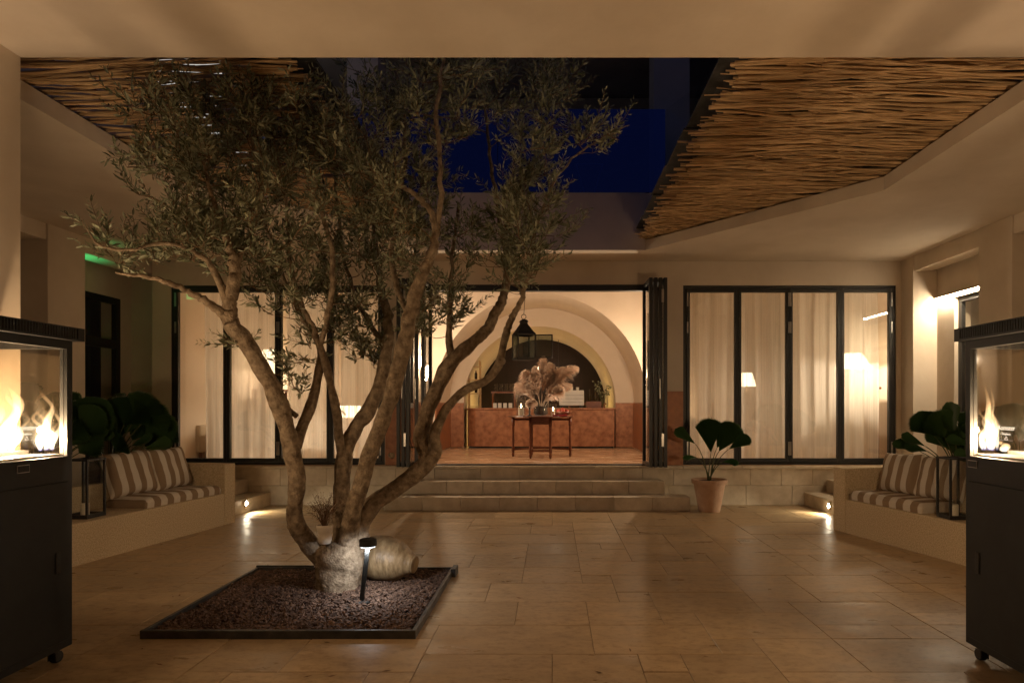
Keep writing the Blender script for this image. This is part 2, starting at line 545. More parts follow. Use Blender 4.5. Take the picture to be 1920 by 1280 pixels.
def tile_mesh(w, h):
    if (w, h) not in tmesh:
        hw, hh, b = w * U / 2 - 0.0019, h * U / 2 - 0.0019, 0.0026
        m_ = MB()
        vs = []
        for (ex, z) in ((0, -0.02), (0, -b), (b, 0.0)):
            vs += [(-hw + ex, -hh + ex, z), (hw - ex, -hh + ex, z), (hw - ex, hh - ex, z), (-hw + ex, hh - ex, z)]
        fs = [(8, 9, 10, 11)]
        for l in (0, 4):
            for k in range(4): fs.append((l + k, l + (k + 1) % 4, l + 4 + (k + 1) % 4, l + 4 + k))
        m_.add(vs, fs)
        me = m_.mesh('floor_tile'); me.materials.append(M['tile'])
        tmesh[(w, h)] = me
    return tmesh[(w, h)]


def vis_key(t_):
    x, y, w, h = t_
    pxx = VX + x / y * FPX
    inside = -100 < pxx < 2020 and y > 3.4
    return (0 if inside else 1, -w * h / y ** 3)


tiles.sort(key=vis_key)
rest = MB()
for n_, (x, y, w, h) in enumerate(tiles):
    z = R.uniform(-0.0012, 0.0012)
    if n_ < 298:
        inst('tile', tile_mesh(w, h), floor, (x, y, z), (R.uniform(-.0015, .0015), R.uniform(-.0015, .0015), 0))
    else:
        hw, hh = w * U / 2 - 0.0028, h * U / 2 - 0.0028
        rest.box(x - hw, x + hw, y - hh, y + hh, -0.02, z)
if rest.v:
    rest.build('tile_field', M['tile'], floor, kind='stuff')

# --- terrace plinth of stone blocks
terrace = MB().box(-6.4, 6.4, 10.33, 10.62, -0.05, ZP - 0.012).build('terrace', M['stone'])
tag(terrace, kind='structure')
for row in range(2):
    z0, z1 = (0.0, 0.315) if row == 0 else (0.318, 0.585)
    x = -5.3 + row * 0.31
    while x < 5.3:
        w = R.choice((0.5, 0.62, 0.62, 0.74))
        MB().box(x + .002, x + w - .002, 10.29 + R.uniform(-.003, .003), 10.40, z0, z1).build('stone_block', M['stone'], terrace, bevel=.004)
        x += w
x = -6.2
while x < 6.1:
    w = R.choice((0.7, 0.85, 0.95))
    MB().box(x + .0015, x + w - .0015, 10.265, 10.6, 0.588, ZP + R.uniform(-.001, .001)).build('coping_stone', M['stone'], terrace, bevel=.008, seg=2)
    x += w

# --- entrance steps
steps = tag(MB().box(-2.5, 2.05, 9.85, 10.28, -0.02, 0.18).build('entrance_steps', M['stone']),
            'wide pale stone entrance steps below the open doorway', 'steps')
for (xa, xb, ya, yb, z0, z1, wid) in ((-2.56, 2.11, 9.75, 10.10, 0.0, 0.205, 0.62), (-2.22, 1.77, 10.03, 10.285, 0.207, 0.415, 0.55)):
    n = round((xb - xa) / wid); w = (xb - xa) / n
    for k in range(n):
        b_ = MB().box(xa + k * w + .0015, xa + (k + 1) * w - .0015, ya + R.uniform(-.003, .003), yb, z0, z1 + R.uniform(-.002, .002))
        b_.build('step_stone', M['stone'], steps, bevel=.016 if k in (0, n - 1) else .009, seg=3)

# --- ceiling over the camera, side walls there
ceil = MB().box(-9, 9, -4.2, YE, ZS, 4.4).build('ceiling', M['plaster'])
tag(ceil, kind='structure')
wl = tag(MB().box(-4.3, -3.56, -4.0, YE - .004, -0.05, ZS + .002).build('near_wall', M['plaster']), 'plain plaster wall end behind the left fire tower, at the photo border', 'wall')
wr = MB().box(3.75, 4.5, -4.0, YE - .004, -0.05, ZS + .002).build('side_wall', M['plaster'], kind='structure')
wb = MB().box(-9, 9, -4.3, -4.0, -0.05, ZS + .002).build('rear_wall', M['plaster'], kind='structure')

# --- octagonal soffit round the open court
poly = [(-8.0, YE + .002), (-4.05, YE + .002), (-4.05, 6.94), (-1.85, 9.62), (1.40, 9.62), (3.6, 6.94), (3.6, YE + .002), (7.2, YE + .002), (7.2, 11.4), (-8.0, 11.4)]
soff = MB().prism(poly, ZS, ZS + 0.15).build('soffit_ceiling', M['plaster'])
tag(soff, kind='structure')

# --- facade
fac = empty('facade_wall', (0, YF, 0), 0, 'cream plaster facade holding the folding windows and the open doorway', 'wall')
WT = 0.25
ZW = 3.54
LX0, LX1 = -6.16, -2.70        # left window
DX0, DX1 = -2.394, 1.766       # doorway
RX0, RX1 = 2.119, 5.564        # right window
MB().box(-6.46, 5.66, YF, YF + WT, ZW, ZS + .01).box(-6.46, LX0, YF, YF + WT, ZP, ZW).box(LX1, DX0, YF, YF + WT, ZP, ZW).box(
    DX1, RX0, YF, YF + WT, ZP, ZW).box(RX1, 5.66, YF, YF + WT, ZP, ZW).build('plaster_wall', M['plaster'], fac)
MB().box(LX1 + .01, DX0 - .002, YF - .02, YF, ZP + .004, 1.83).build('copper_panel', M['copper'], fac, bevel=.004)
MB().box(DX1 + .035, RX0 - .004, YF - .02, YF, ZP + .004, 1.83).build('copper_panel', M['copper'], fac, bevel=.004)

# --- piers, beams and alcoves at both sides
def pillar(x0, x1, y0, y1, label, z0=-0.05, z1=ZS + .005, name='pillar', cat='pillar'):
    return tag(MB().box(x0, x1, y0, y1, z0, z1).build(name, M['plaster'], loc=((x0 + x1) / 2, (y0 + y1) / 2, 0), bevel=.01, seg=2), label, cat)


pillar(5.64, 6.02, 10.0, YF + .1, 'plaster pier between the curtained right window and the bright alcove')
pillar(5.64, 6.3, 7.85, 8.46, 'square plaster pillar behind the right fire tower')
pillar(5.66, 5.95, 8.46, 10.0, 'plaster beam spanning the bright alcove behind the right palms', 3.70, ZS + .004, 'lintel_beam', 'beam')
pillar(5.66, 5.95, 4.4, 7.85, 'plaster beam running on above the right fire tower', 3.70, ZS + .004, 'lintel_beam', 'beam')
pillar(-6.95, -6.46, 8.2, 8.86, 'square plaster pillar behind the left palms')
pillar(-6.8, -6.48, 8.86, 10.9, 'plaster beam over the dark left alcove', 3.72, ZS + .004, 'lintel_beam', 'beam')
pillar(-6.8, -6.48, 4.4, 8.2, 'plaster beam at the top left corner behind the wall end', 3.72, ZS + .004, 'lintel_beam', 'beam')

AX = 6.02           # right alcove wall, window with light strip above
ar = empty('alcove_wall', (AX, 9.2, 0), 0, 'brightly lit plaster alcove wall with a grey window, behind the right palms', 'wall')
MB().box(AX, AX + .25, 9.58, 10.4, -0.05, ZS).box(AX, AX + .25, 8.2, 9.58, 3.22, ZS).box(AX, AX + .25, 4.4, 8.2, -0.05, ZS).box(
    AX, AX + .25, 8.2, 9.58, -0.05, 0.7).build('plaster_wall', M['plaster'], ar)
w_ = MB().box(AX + .06, AX + .12, 9.50, 9.578, .7, 3.22).box(AX + .06, AX + .12, 8.201, 8.28, .7, 3.22).box(AX + .06, AX + .12, 8.28, 9.5, 3.14, 3.22).box(
    AX + .06, AX + .12, 8.28, 9.5, .7, .78).box(AX + .06, AX + .12, 8.28, 9.5, 2.62, 2.70).build('window_frame', M['frame'], ar)
MB().box(AX + .085, AX + .091, 8.28, 9.5, .78, 3.14).build('pane', M['glass'], w_)
MB().box(AX + .4, AX + .45, 7.5, 10.2, .3, 3.6).build('room_wall', M['plaster'], ar)
led = empty('light_strip', (AX, 9.2, 3.25), 0, 'glowing linear light strip above the grey alcove window', 'light')
MB().box(AX - .05, AX - .002, 8.47, 9.99, 3.262, 3.285).build('housing', M['plaster'], led)
MB().box(AX - .045, AX - .008, 8.48, 9.985, 3.252, 3.261).build('diffuser', M['led'], led)

al = empty('alcove_wall', (-7.1, 9.5, 0), 0, 'dim plaster alcove wall with a dark glazed door, behind the left palms', 'wall')
MB().box(-7.4, -7.1, 10.50, 11.0, -0.05, ZS).box(-7.4, -7.1, 9.3, 10.5, 3.34, ZS).box(-7.4, -7.1, 4.4, 9.3, -0.05, ZS).box(
    -7.1, -6.3, 10.8, 11.0, -0.05, ZS).box(-6.46, -6.3, 10.59, 10.8, -0.05, ZS).build('plaster_wall', M['plaster'], al)
d_ = MB()
for (ya, yb, za, zb) in ((9.3, 9.42, .6, 3.34), (10.4, 10.5, .6, 3.34), (9.42, 10.4, 3.24, 3.34), (9.42, 10.4, 2.52, 2.66), (9.42, 10.4, .6, .8)):
    d_.box(-7.16, -7.08, ya, yb, za, zb)
d_ = d_.build('glazed_door', M['frame'], al)
MB().box(-7.125, -7.118, 9.42, 10.4, .8, 2.52).box(-7.125, -7.118, 9.42, 10.4, 2.66, 3.24).build('pane', M['glass'], d_)
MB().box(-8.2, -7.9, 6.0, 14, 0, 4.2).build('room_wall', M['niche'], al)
ex = empty('exit_light', (-6.70, 8.90, 3.62), 0, 'green glowing exit light above the dark left alcove', 'light')
MB().box(-6.78, -6.62, 8.862, 8.90, 3.56, 3.68).build('housing', M['white'], ex)
MB().box(-6.77, -6.63, 8.902, 8.908, 3.57, 3.67).build('diffuser', M['green'], ex)
lamp('exit_glow', (0, .16, -.25), 5.5, (0.08, 1.0, 0.3), .05, ex, 'SPOT', (rad(166), 0, 0), 110, .8)

# --- rooms behind the facade
ZI = ZP + .01
fl = MB().box(-6.6, 6.1, YF + .001, 18, ZI - .2, ZI).build('room_floor', M['intfloor'])
tag(fl, kind='structure')
rw = empty('room_walls', (0, 12, ZI), kind='structure')
mb = MB()
mb.box(-6.6, -6.46, YF + WT, 14.6, ZI, 4.3).box(6.0, 6.12, YF + WT, 14.6, ZI, 4.3).box(5.662, 6.1, YF + .105, YF + WT, ZI, 4.3)          # outer ends
mb.box(-6.46, -2.66, 14.5, 14.6, ZI, 4.3).box(2.2, 6.0, 14.5, 14.6, ZI, 4.3)               # back of the lounges
mb.box(-2.66, -2.36, YF + WT, 14.5, ZI, 4.3).box(1.9, 2.2, YF + WT, 14.5, ZI, 4.3)          # between lounge and bar
mb.box(-6.6, 6.1, YF + WT - .0, 14.6, 4.2, 4.3)
mb.build('wall', M['room'], rw)
BC, YA, YB = -0.23, 12.6, 14.5


def archwall(mb, y, cx, r, zc, x0, x1, z1, n=40):
    pts = [(cx + r * math.cos(math.pi * k / n), zc + r * math.sin(math.pi * k / n)) for k in range(n + 1)]
    vs, fs = [], []
    for (x, z) in pts:
        vs += [(x, y, z), (x, y, z1)]
    for k in range(n):
        fs.append((2 * k, 2 * k + 1, 2 * k + 3, 2 * k + 2))
    mb.add(vs, fs)
    for (xa, xb) in ((x0, cx - r), (cx + r, x1)):
        if xb - xa > 0.005: mb.add([(xa, y, ZI), (xb, y, ZI), (xb, y, z1), (xa, y, z1)], [(0, 1, 2, 3)])


def barrel(mb, y0, y1, cx, r, zc, n=40):
    vs, fs = [], []
    for k in range(n + 1):
        a = math.pi * k / n
        vs += [(cx + r * math.cos(a), y0, zc + r * math.sin(a)), (cx + r * math.cos(a), y1, zc + r * math.sin(a))]
    for k in range(n): fs.append((2 * k, 2 * k + 1, 2 * k + 3, 2 * k + 2))
    mb.add(vs, fs)
    for s in (-1, 1):
        mb.add([(cx + s * r, y0, ZI), (cx + s * r, y1, ZI), (cx + s * r, y1, zc), (cx + s * r, y0, zc)], [(0, 1, 2, 3)])


mb = MB(); archwall(mb, YA, BC, 2.08, 1.72, -2.36, 1.9, 4.2); barrel(mb, YA, YB, BC, 2.08, 1.72)
mb.build('vault', M['room'], rw, smooth=False)
mb = MB(); archwall(mb, YB, -0.28, 1.72, 1.67, -2.36, 1.9, 4.2); barrel(mb, YB, 17.45, -0.28, 1.72, 1.67)
mb.build('niche_arch', M['room'], rw)
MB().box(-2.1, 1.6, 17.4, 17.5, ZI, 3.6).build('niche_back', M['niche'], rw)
for (xa, xb, y0, y1) in ((-2.36, -2.34, YF + WT, 12.59), (1.88, 1.9, YF + WT, 12.59), (-2.31, -2.285, 12.62, 14.47), (1.825, 1.85, 12.62, 14.47)):
    MB().box(xa, xb, y0, y1, ZI + .02, 1.66).build('copper_panel', M['copper'], rw, bevel=.004)
for (xa, xb) in ((-2.30, -1.995), (1.435, 1.84)):
    MB().box(xa, xb, 14.46, 14.495, ZI + .02, 1.66).build('copper_panel', M['copper'], rw, bevel=.004)

# --- upper storey seen through the opening
up = empty('upper_storey', (0, 11, 4.1), 0, 'dark upper storey behind the blue glass balcony railing', 'building')
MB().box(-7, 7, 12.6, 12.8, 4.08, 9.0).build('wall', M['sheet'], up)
MB().box(-7, 7, 10.6, 12.6, 7.55, 7.75).build('terrace_ceiling', M['lavender'], up)
MB().box(-7, 7, 12.3, 12.58, 6.9, 7.5).build('beam', M['lavender'], up)
MB().box(-7, 7, 9.9, 12.6, 4.079, 4.4).build('terrace_slab', M['lavender'], up)
MB().box(px_x(1226, 10.3), px_x(1293, 10.3), 10.3, 10.8, 4.4, 7.549).build('column', M['lavender'], up)
MB().box(-3.3, -2.8, 10.3, 10.8, 4.4, 7.549).build('column', M['lavender'], up)
MB().box(-6.2, -5.0, 4.4, 12.5, 4.082, 9.0).build('side_wall', M['plaster'], up)
for (ya, yb, za, zb) in ((8.0, 9.6, 5.55, 6.9), (10.0, 10.4, 5.4, 6.7)):  # invented windows, added to shine through the left canopy gaps
    f_ = MB().box(-5.0, -4.96, ya - .06, yb + .06, za - .06, zb + .06).build('window_frame', M['frame'], up)
    MB().box(-4.958, -4.95, ya, yb, za, zb).build('glow_pane', M['gapglow'], f_)
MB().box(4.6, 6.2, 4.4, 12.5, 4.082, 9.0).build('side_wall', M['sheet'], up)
par = tag(MB().box(-4.8, 4.5, 9.62, 9.78, ZS + .152, px_z(362, 9.62)).box(-1.849, 1.399, 9.60, 9.62, ZS + .001, px_z(362, 9.62)).build('parapet', M['lavender']),
          'lavender grey balcony parapet under the blue glass railing', 'parapet')
zt0, zt1 = px_z(361, 9.66), px_z(205, 9.66)
rail = empty('glass_railing', (0, 9.66, zt0), 0, 'blue reflecting glass railing above the lavender parapet', 'railing')
gx = [-4.6, -2.9, -0.82, px_x(1248, 9.66)]
for a, b in zip(gx[:-1], gx[1:]):
    MB().box(a + .004, b - .004, 9.655, 9.67, zt0 + .002, zt1).build('pane', M['blueglass'], rail)
mb = MB(); xe = gx[-1]
mb.prism([(xe + .004, 9.655), (xe + .30, 9.0), (xe + .315, 9.005), (xe + .019, 9.66)], zt0 + .002, zt1)
mb.build('pane', M['clear'], rail)
# butterfly chair and low table behind the railing
ch = empty('terrace_chair', (px_x(1105, 10.1), 10.1, 4.4), 0, 'pale folding chair behind the blue glass railing', 'chair')
for s in (-1, 1):
    MB().tube([(s * .21, 0, 1.0), (s * .02, 0, .35), (s * -.2, .1, 0)], .012, 6).build('leg', M['white'], ch, local=True)
MB().tube([(-.22, 0, 1.0), (.22, 0, 1.0)], .014, 6).build('top_rail', M['white'], ch, local=True)
MB().tube([(-.2, .1, .42), (.2, .1, .42)], .013, 6).build('seat_rail', M['white'], ch, local=True)

# ================================================================== FOLDING WINDOWS AND DOORS
def hinge(parent, x, y, z, h=.16, w=.022):
    MB().box(x - w, x + w, y - .016, y, z - h / 2, z + h / 2).build('hinge', M['steel'], parent, bevel=.002)


def window(x0, x1, label, hinges):
    y = YF + .02
    z0, z1 = ZP + .006, ZW
    o = empty('folding_window', ((x0 + x1) / 2, y, z0), 0, label, 'window')
    fw = .055
    MB().box(x0, x1, y, y + .10, z1 - fw, z1 - .001).box(x0, x1, y, y + .10, z0, z0 + .045).box(x0 + .001, x0 + fw, y, y + .10, z0 + .045, z1 - fw).box(
        x1 - fw, x1 - .001, y, y + .10, z0 + .045, z1 - fw).build('outer_frame', M['frame'], o, bevel=.003)
    xa, xb = x0 + fw + .003, x1 - fw - .003
    w = (xb - xa) / 4
    for k in range(4):
        a, b = xa + k * w + .002, xa + (k + 1) * w - .002
        c, d = z0 + .049, z1 - fw - .003
        s, yy = .052, y - .012
        sash = MB().box(a, a + s, yy, yy + .07, c, d).box(b - s, b, yy, yy + .07, c, d).box(a + s, b - s, yy, yy + .07, d - s, d).box(
            a + s, b - s, yy, yy + .07, c, c + .06).build('sash', M['frame'], o, bevel=.004)
        MB().box(a + s, b - s, yy + .03, yy + .038, c + .06, d - s).build('pane', M['glass'], sash)
        for (kk, side) in hinges:
            if kk == k:
                hx = a + .012 if side < 0 else b - .012
                for hz, hh in ((c + .22, .22), (d - .62, .18), (d - .17, .22)):
                    MB().box(hx - .011, hx + .011, yy - .014, yy - .001, hz - hh / 2, hz + hh / 2).build('hinge', M['steel'], sash)
    return o


window(LX0, LX1, 'black framed folding window with sheer curtains, behind the olive tree', ((0, -1), (1, 1), (2, -1), (3, 1)))
window(RX0, RX1, 'black framed folding window with sheer curtains, behind the potted palm', ((0, -1), (1, 1), (2, -1), (3, 1)))

door = empty('folding_door', ((DX0 + DX1) / 2, YF, ZP), 0, 'black folding glass door pushed open to both sides of the doorway', 'door')
MB().box(DX0, DX1, YF - .01, YF + .12, ZW - .085, ZW + .01).build('top_track', M['frame'], door, bevel=.003)
MB().box(DX0, DX1, YF - .01, YF + .10, ZP + .002, ZP + .022).build('threshold', M['frame'], door, bevel=.003)
for xj in (DX0, DX1 - .05):
    MB().box(xj, xj + .05, YF - .008, YF + .11, ZP + .022, ZW - .085).build('jamb', M['frame'], door)


def leaf(x, y0, y1, skew=0.0, hinged=False):
    z0, z1, t_ = ZP + .02, ZW + .02, .052
    s = .055

    def bx(m, ya, yb, za, zb, ta=0.0):
        q = len(m.v)
        m.box(x - t_ / 2 + ta, x + t_ / 2 - ta, ya, yb, za, zb)
        m.v[q:] = [(p[0] + skew * (YF - p[1]), p[1], p[2]) for p in m.v[q:]]
        return m
    m = MB()
    bx(m, y0, y0 + s, z0, z1); bx(m, y1 - s, y1, z0, z1); bx(m, y0 + s, y1 - s, z1 - s, z1); bx(m, y0 + s, y1 - s, z0, z0 + s)
    o = m.build('door_leaf', M['frame'], door, bevel=.004)
    bx(MB(), y0 + s, y1 - s, z0 + s, z1 - s, .022).build('pane', M['glass'], o)
    xe = x + skew * (YF - y0)
    for hz, hh in ((z0 + .42, .20), (z1 - .28, .20)) if hinged else ():
        MB().box(xe + .012, xe + .046, y0 - .012, y0 - .001, hz - hh / 2, hz + hh / 2).build('hinge', M['steel'], o)
    if hinged: MB().box(xe - .02, xe - .006, y0 - .014, y0 - .001, z0 + 1.05, z0 + 1.36).build('handle', M['steel'], o, bevel=.003)
    return o


for x in (1.50, 1.575, 1.65, 1.725): leaf(x, 9.80, 10.42, 0.03, x == 1.65)
for x in (-2.36, -2.285, -2.21, -2.08, -1.98): leaf(x, 9.85, 10.44, -0.02, x in (-2.285, -2.08))


def curtain(x0, x1, label, seed, y=YF + WT + .06):
    z0, z1 = ZI + .015, 3.72
    rr = random.Random(seed)
    ph = [rr.uniform(0, 6) for _ in range(4)]
    fq = rr.uniform(10.5, 13)

    def fn(u, v):
        x = x0 + (x1 - x0) * u
        a = .035 * (.55 + .45 * (1 - v))
        d = a * math.sin(fq * x * 1.9 + ph[0] + .5 * math.sin(2.3 * x + ph[1])) + .35 * a * math.sin(fq * 4.3 * x + ph[2] + v)
        return (x + .015 * math.sin(4 * v + ph[3] + 7 * u), y + d, z0 + (z1 - z0) * v)
    n = max(20, int((x1 - x0) * 60))
    o = MB().grid(fn, n, 6).build('sheer_curtain', M['curtain'], loc=((x0 + x1) / 2, y, z0), smooth=True)
    return tag(o, label, 'curtain')


curtain(-5.75, -4.52, 'sheer curtain in the outer leftmost panes behind the left palms', 1)
curtain(-4.42, -3.55, 'sheer curtain behind the forked middle limb of the olive tree', 2)
curtain(-3.50, -2.72, 'sheer curtain beside the copper panel and the glowing lamp, left of the doorway', 3)
curtain(2.16, 3.82, 'sheer curtain behind the potted palm, with the small lamp behind it', 4)
curtain(3.68, 5.47, 'sheer curtain in front of the big glowing lamp', 5, YF + WT + .15)

# ================================================================== LOUNGE FURNISHINGS
def table_lamp(loc, r0, r1, h, label, power, zbase=ZI):
    o = empty('table_lamp', loc, 0, label, 'lamp')
    hb = .34
    MB().lathe([(.10, 0), (.10, .02), (.03, .04), (.06, .12), (.07, .2), (.025, .3), (.012, hb + .05)], 16).build('base', M['clay'], o, local=True, smooth=True)
    MB().lathe([(r1, hb), (r0, hb + h)], 28, caps=False).build('lamp_shade', M['shade'], o, local=True, smooth=True)
    lamp('lamp_light', (0, 0, hb - .04), power, WARM, .06, o)
    return o


def sideboard(x, y, z, w, d, label):
    o = empty('side_table', (x, y, ZI), 0, label, 'table')
    MB().box(-w / 2, w / 2, -d / 2, d / 2, z - ZI - .04, z - ZI).build('top', M['wood'], o, local=True, bevel=.006)
    for sx in (-1, 1):
        for sy in (-1, 1):
            MB().box(sx * (w / 2 - .05) - .02, sx * (w / 2 - .05) + .02, sy * (d / 2 - .05) - .02, sy * (d / 2 - .05) + .02, 0, z - ZI - .04).build('leg', M['wood'], o, local=True)
    return o


YL = 11.35
zl = px_z(690, YL) - .34
table_lamp((px_x(1600, YL), YL, zl), .14, .30, .26, 'big glowing table lamp behind the right window', 130)
sideboard(px_x(1604, YL), YL, zl, .7, .45, 'side table carrying the big glowing lamp behind the right window')
YL = 13.3
zl = px_z(724, YL) - .34
table_lamp((px_x(1400, YL), YL, zl), .11, .19, .28, 'small pleated table lamp deep in the right lounge', 95)
sideboard(px_x(1400, YL), YL, zl, 1.6, .45, 'sideboard carrying the small lamp and flowers in the right lounge')
YL = 12.2
zl = px_z(782, YL) - .34
table_lamp((px_x(655, YL), YL, zl), .20, .36, .22, 'low glowing lamp seen between the olive limbs', 120)
sideboard(px_x(655, YL), YL, zl, .6, .45, 'low table carrying the glowing lamp left of the doorway')
YL = 13.6
zl = px_z(700, YL) - .34
table_lamp((px_x(508, YL), YL, zl), .16, .22, .50, 'tall glowing lamp at the back of the left lounge', 120)
sideboard(px_x(508, YL), YL, zl, .6, .45, 'side table carrying the tall lamp in the left lounge')
# white flowers beside the small lamp
fo = empty('flower_bunch', (px_x(1412, 12.4), 12.4, px_z(790, 12.4)), 0, 'bunch of small white flowers in a vase in the right lounge', 'flowers')
MB().lathe([(.05, -.1), (.07, 0), (.05, .08), (.06, .1)], 14).build('vase', M['clear'], fo, local=True, smooth=True)
mb = MB(); m2 = MB()
for k in range(60):
    a, r = R.uniform(0, 6.28), R.uniform(0, .26)
    p = Vector((r * math.cos(a), r * .6 * math.sin(a), .22 + R.uniform(-.07, .12) - r * .1))
    mb.lathe([(.004, -.012), (.014, 0), (.004, .012)], 5, p)
    m2.tube([(0, 0, .05), p], .003, 4)
mb.build('blossoms', M['flower'], fo, local=True, kind='stuff')
m2.build('stalks', M['stem'], fo, local=True)
sideboard(px_x(1412, 12.4), 12.4, px_z(790, 12.4) - .1, .5, .5, 'low table under the white flowers in the right lounge')


def sofa(x, y, w, label, rz=0.0):
    o = empty('sofa', (x, y, ZI), rz, label, 'sofa')
    MB().box(-w / 2, w / 2, -.4, .35, .1, .42).build('seat', M['sofa'], o, local=True, bevel=.05, seg=3)
    MB().box(-w / 2, w / 2, .3, .5, .1, .85).build('backrest', M['sofa'], o, local=True, bevel=.06, seg=3)
    for s in (-1, 1):
        MB().box(s * (w / 2 + .06) - .09, s * (w / 2 + .06) + .09, -.4, .5, .1, .6).build('armrest', M['sofa'], o, local=True, bevel=.05, seg=3)
    for sx in (-1, 1):
        for sy in (-.32, .4):
            MB().box(sx * w / 2 - .03, sx * w / 2 + .03, sy - .03, sy + .03, 0, .1).build('leg', M['wood'], o, local=True)
    return o


sofa(5.0, 12.1, 1.0, 'pale linen sofa under the big lamp behind the right window')
sofa(-5.6, 12.0, 1.6, 'pale linen sofa behind the leftmost panes')
ch = empty('round_chair', (-3.9, 11.6, ZI), .5, 'bentwood chair with curved back behind the middle limbs of the olive', 'chair')
MB().box(-.22, .22, -.22, .22, .40, .45).build('seat', M['wood'], ch, local=True, bevel=.03, seg=2)
for sx in (-1, 1):
    for sy in (-1, 1):
        MB().tube([(sx * .19, sy * .19, .4), (sx * .23, sy * .23, 0)], [.018, .012], 8).build('leg', M['wood'], ch, local=True)
MB().tube([(-.2, .2, .42)] + [(.24 * math.cos(a), .2 + .03 * math.sin(a), .62 + .28 * math.sin(a)) for a in [math.pi - k * math.pi / 10 for k in range(11)]] + [(.2, .2, .42)], .015, 8).build('backrest', M['wood'], ch, local=True)

# wall sconces on the inner side of the door piers
for i, (x, s, y) in enumerate(((-2.33, 1, 11.5), (1.87, -1, 11.5))):
    o = empty('wall_sconce', (x, y, 2.2), 0, 'gold wall sconce inside the doorway near the %s door leaves' % ('left' if i == 0 else 'right'), 'lamp')
    MB().box(0, s * .03, -.05, .05, -.12, .12).build('backplate', M['cane'], o, local=True, bevel=.01)
    MB().lathe([(.055, -.10), (.04, .12)], 16, (s * .12, 0, 0)).build('shade', M['shade'], o, local=True, smooth=True)
    MB().tube([(s * .03, 0, -.05), (s * .09, 0, -.08)], .012, 6).build('arm', M['cane'], o, local=True)
    lamp('sconce_light', (s * .12, 0, .22), 82, (1, .77, .53), .05, o)

# strip light washing the niche arch in yellow
ys = empty('light_strip', (-.28, 14.75, 1.7), 0, 'yellow light strip hidden at the foot of the bar arch', 'light')
for s in (-1, 1):
    MB().box(-.28 + s * 1.15 - .02, -.28 + s * 1.15 + .02, 15.3, 17.0, 1.10, 1.14).build('strip', M['yellowled'], ys)

# ================================================================== BAR AND TABLE
bar = empty('bar_counter', (-.24, 14.5, ZI), 0, 'long copper clad bar counter under the yellow arch', 'bar')
X0, X1, YB0 = px_x(874, 14.36), px_x(1152, 14.36), 14.36
arc = [(X0 + .28 - .28 * math.cos(a), YB0 + .28 - .28 * math.sin(a)) for a in [k * math.pi / 12 for k in range(7)]]
MB().prism([(X0, YB0 + .7)] + arc + [(X1, YB0), (X1, YB0 + .7)], ZI + .04, 1.50).build('front', M['copper'], bar)
arc2 = [(X0 - .03 + .3 - .3 * math.cos(a), YB0 - .03 + .3 - .3 * math.sin(a)) for a in [k * math.pi / 12 for k in range(7)]]
MB().prism([(X0 - .03, YB0 + .75)] + arc2 + [(X1 + .02, YB0 - .03), (X1 + .02, YB0 + .75)], 1.50, 1.545).build('counter_top', M['copper'], bar, bevel=.012, seg=2)
MB().box(X0 + .06, X1 - .02, YB0 + .05, YB0 + .6, ZI, ZI + .04).build('plinth', M['frame'], bar)
ZB = 1.546

o = empty('coffee_machine', (px_x(1070, 14.7), 14.7, ZB), 0, 'white coffee machine on the bar behind the pampas plumes', 'coffee machine')
MB().box(-.26, .30, -.2, .25, .05, .40).build('body', M['white'], o, local=True, bevel=.03, seg=2)
for k in range(3): MB().box(-.24, .28, -.206, -.2, .12 + .08 * k, .135 + .08 * k).build('groove', M['steel'], o, local=True)
for x in (-.12, .02, .16):
    MB().lathe([(.03, .40), (.035, .47), (.025, .475)], 12, (x, 0, 0)).build('cup', M['white'], o, local=True)
for x in (-.2, .24): MB().box(x - .03, x + .03, -.15, .2, 0, .05).build('foot', M['frame'], o, local=True)

rk = empty('bamboo_shelf', (px_x(890, 14.75), 14.75, ZB), 0, 'tall bamboo shelf standing on the left end of the bar', 'shelf')
for sx in (-1, 1):
    for sy in (-1, 1):
        MB().tube([(sx * .13, sy * .1, 0), (sx * .125, sy * .1, 1.02 + .06 * sx)], .015, 7).build('post', M['cane'], rk, local=True)
for z in (.02, .32, .63, .93):
    MB().box(-.15, .15, -.12, .12, z, z + .02).build('shelf_board', M['cane'], rk, local=True)
for z in (.35, .66):
    MB().lathe([(.03, z), (.035, z + .12), (.012, z + .17), (.012, z + .2)], 10, (.03, 0, 0)).build('bottle', M['bottle'], rk, local=True, smooth=True)

for k, px in enumerate((928, 937, 947, 957)):
    o = MB().box(-.04, .04, -.03, .03, 0, .11).build('paper_bag', M['white'], loc=(px_x(px, 14.5), 14.5, ZB), local=True, bevel=.006)
    tag(o, 'small white paper bag on the bar, %s from the bamboo shelf' % ('first', 'second', 'third', 'last')[k], 'bag', 'white bags on the bar')
sh = empty('back_shelf', (px_x(945, 16.6), 16.6, ZI), 0, 'dark wall shelf with glasses behind the bar', 'shelf')
MB().box(-.32, .32, -.15, .15, 1.28, 1.32).build('board', M['wood'], sh, local=True)
for s in (-.28, .28): MB().box(s - .02, s + .02, -.12, .12, 0, 1.28).build('post', M['wood'], sh, local=True)
for k in range(4):
    o = MB().lathe([(.045, 0), (.05, .2), (.046, .2), (.042, .01)], 12).build('drinking_glass', M['clear'], loc=(px_x(945, 16.6) - .2 + .13 * k, 16.6, ZI + 1.321), local=True, smooth=True)
    tag(o, 'tall glass on the dark back shelf, %s from the bamboo shelf' % ('first', 'second', 'third', 'last')[k], 'glass', 'glasses behind the bar')
s2 = empty('bottle_shelf', (px_x(1100, 16.6), 16.6, ZI), 0, 'dark shelf with bottles at the right behind the bar', 'shelf')
MB().box(-.5, .5, -.15, .15, .98, 1.02).build('board', M['wood'], s2, local=True)
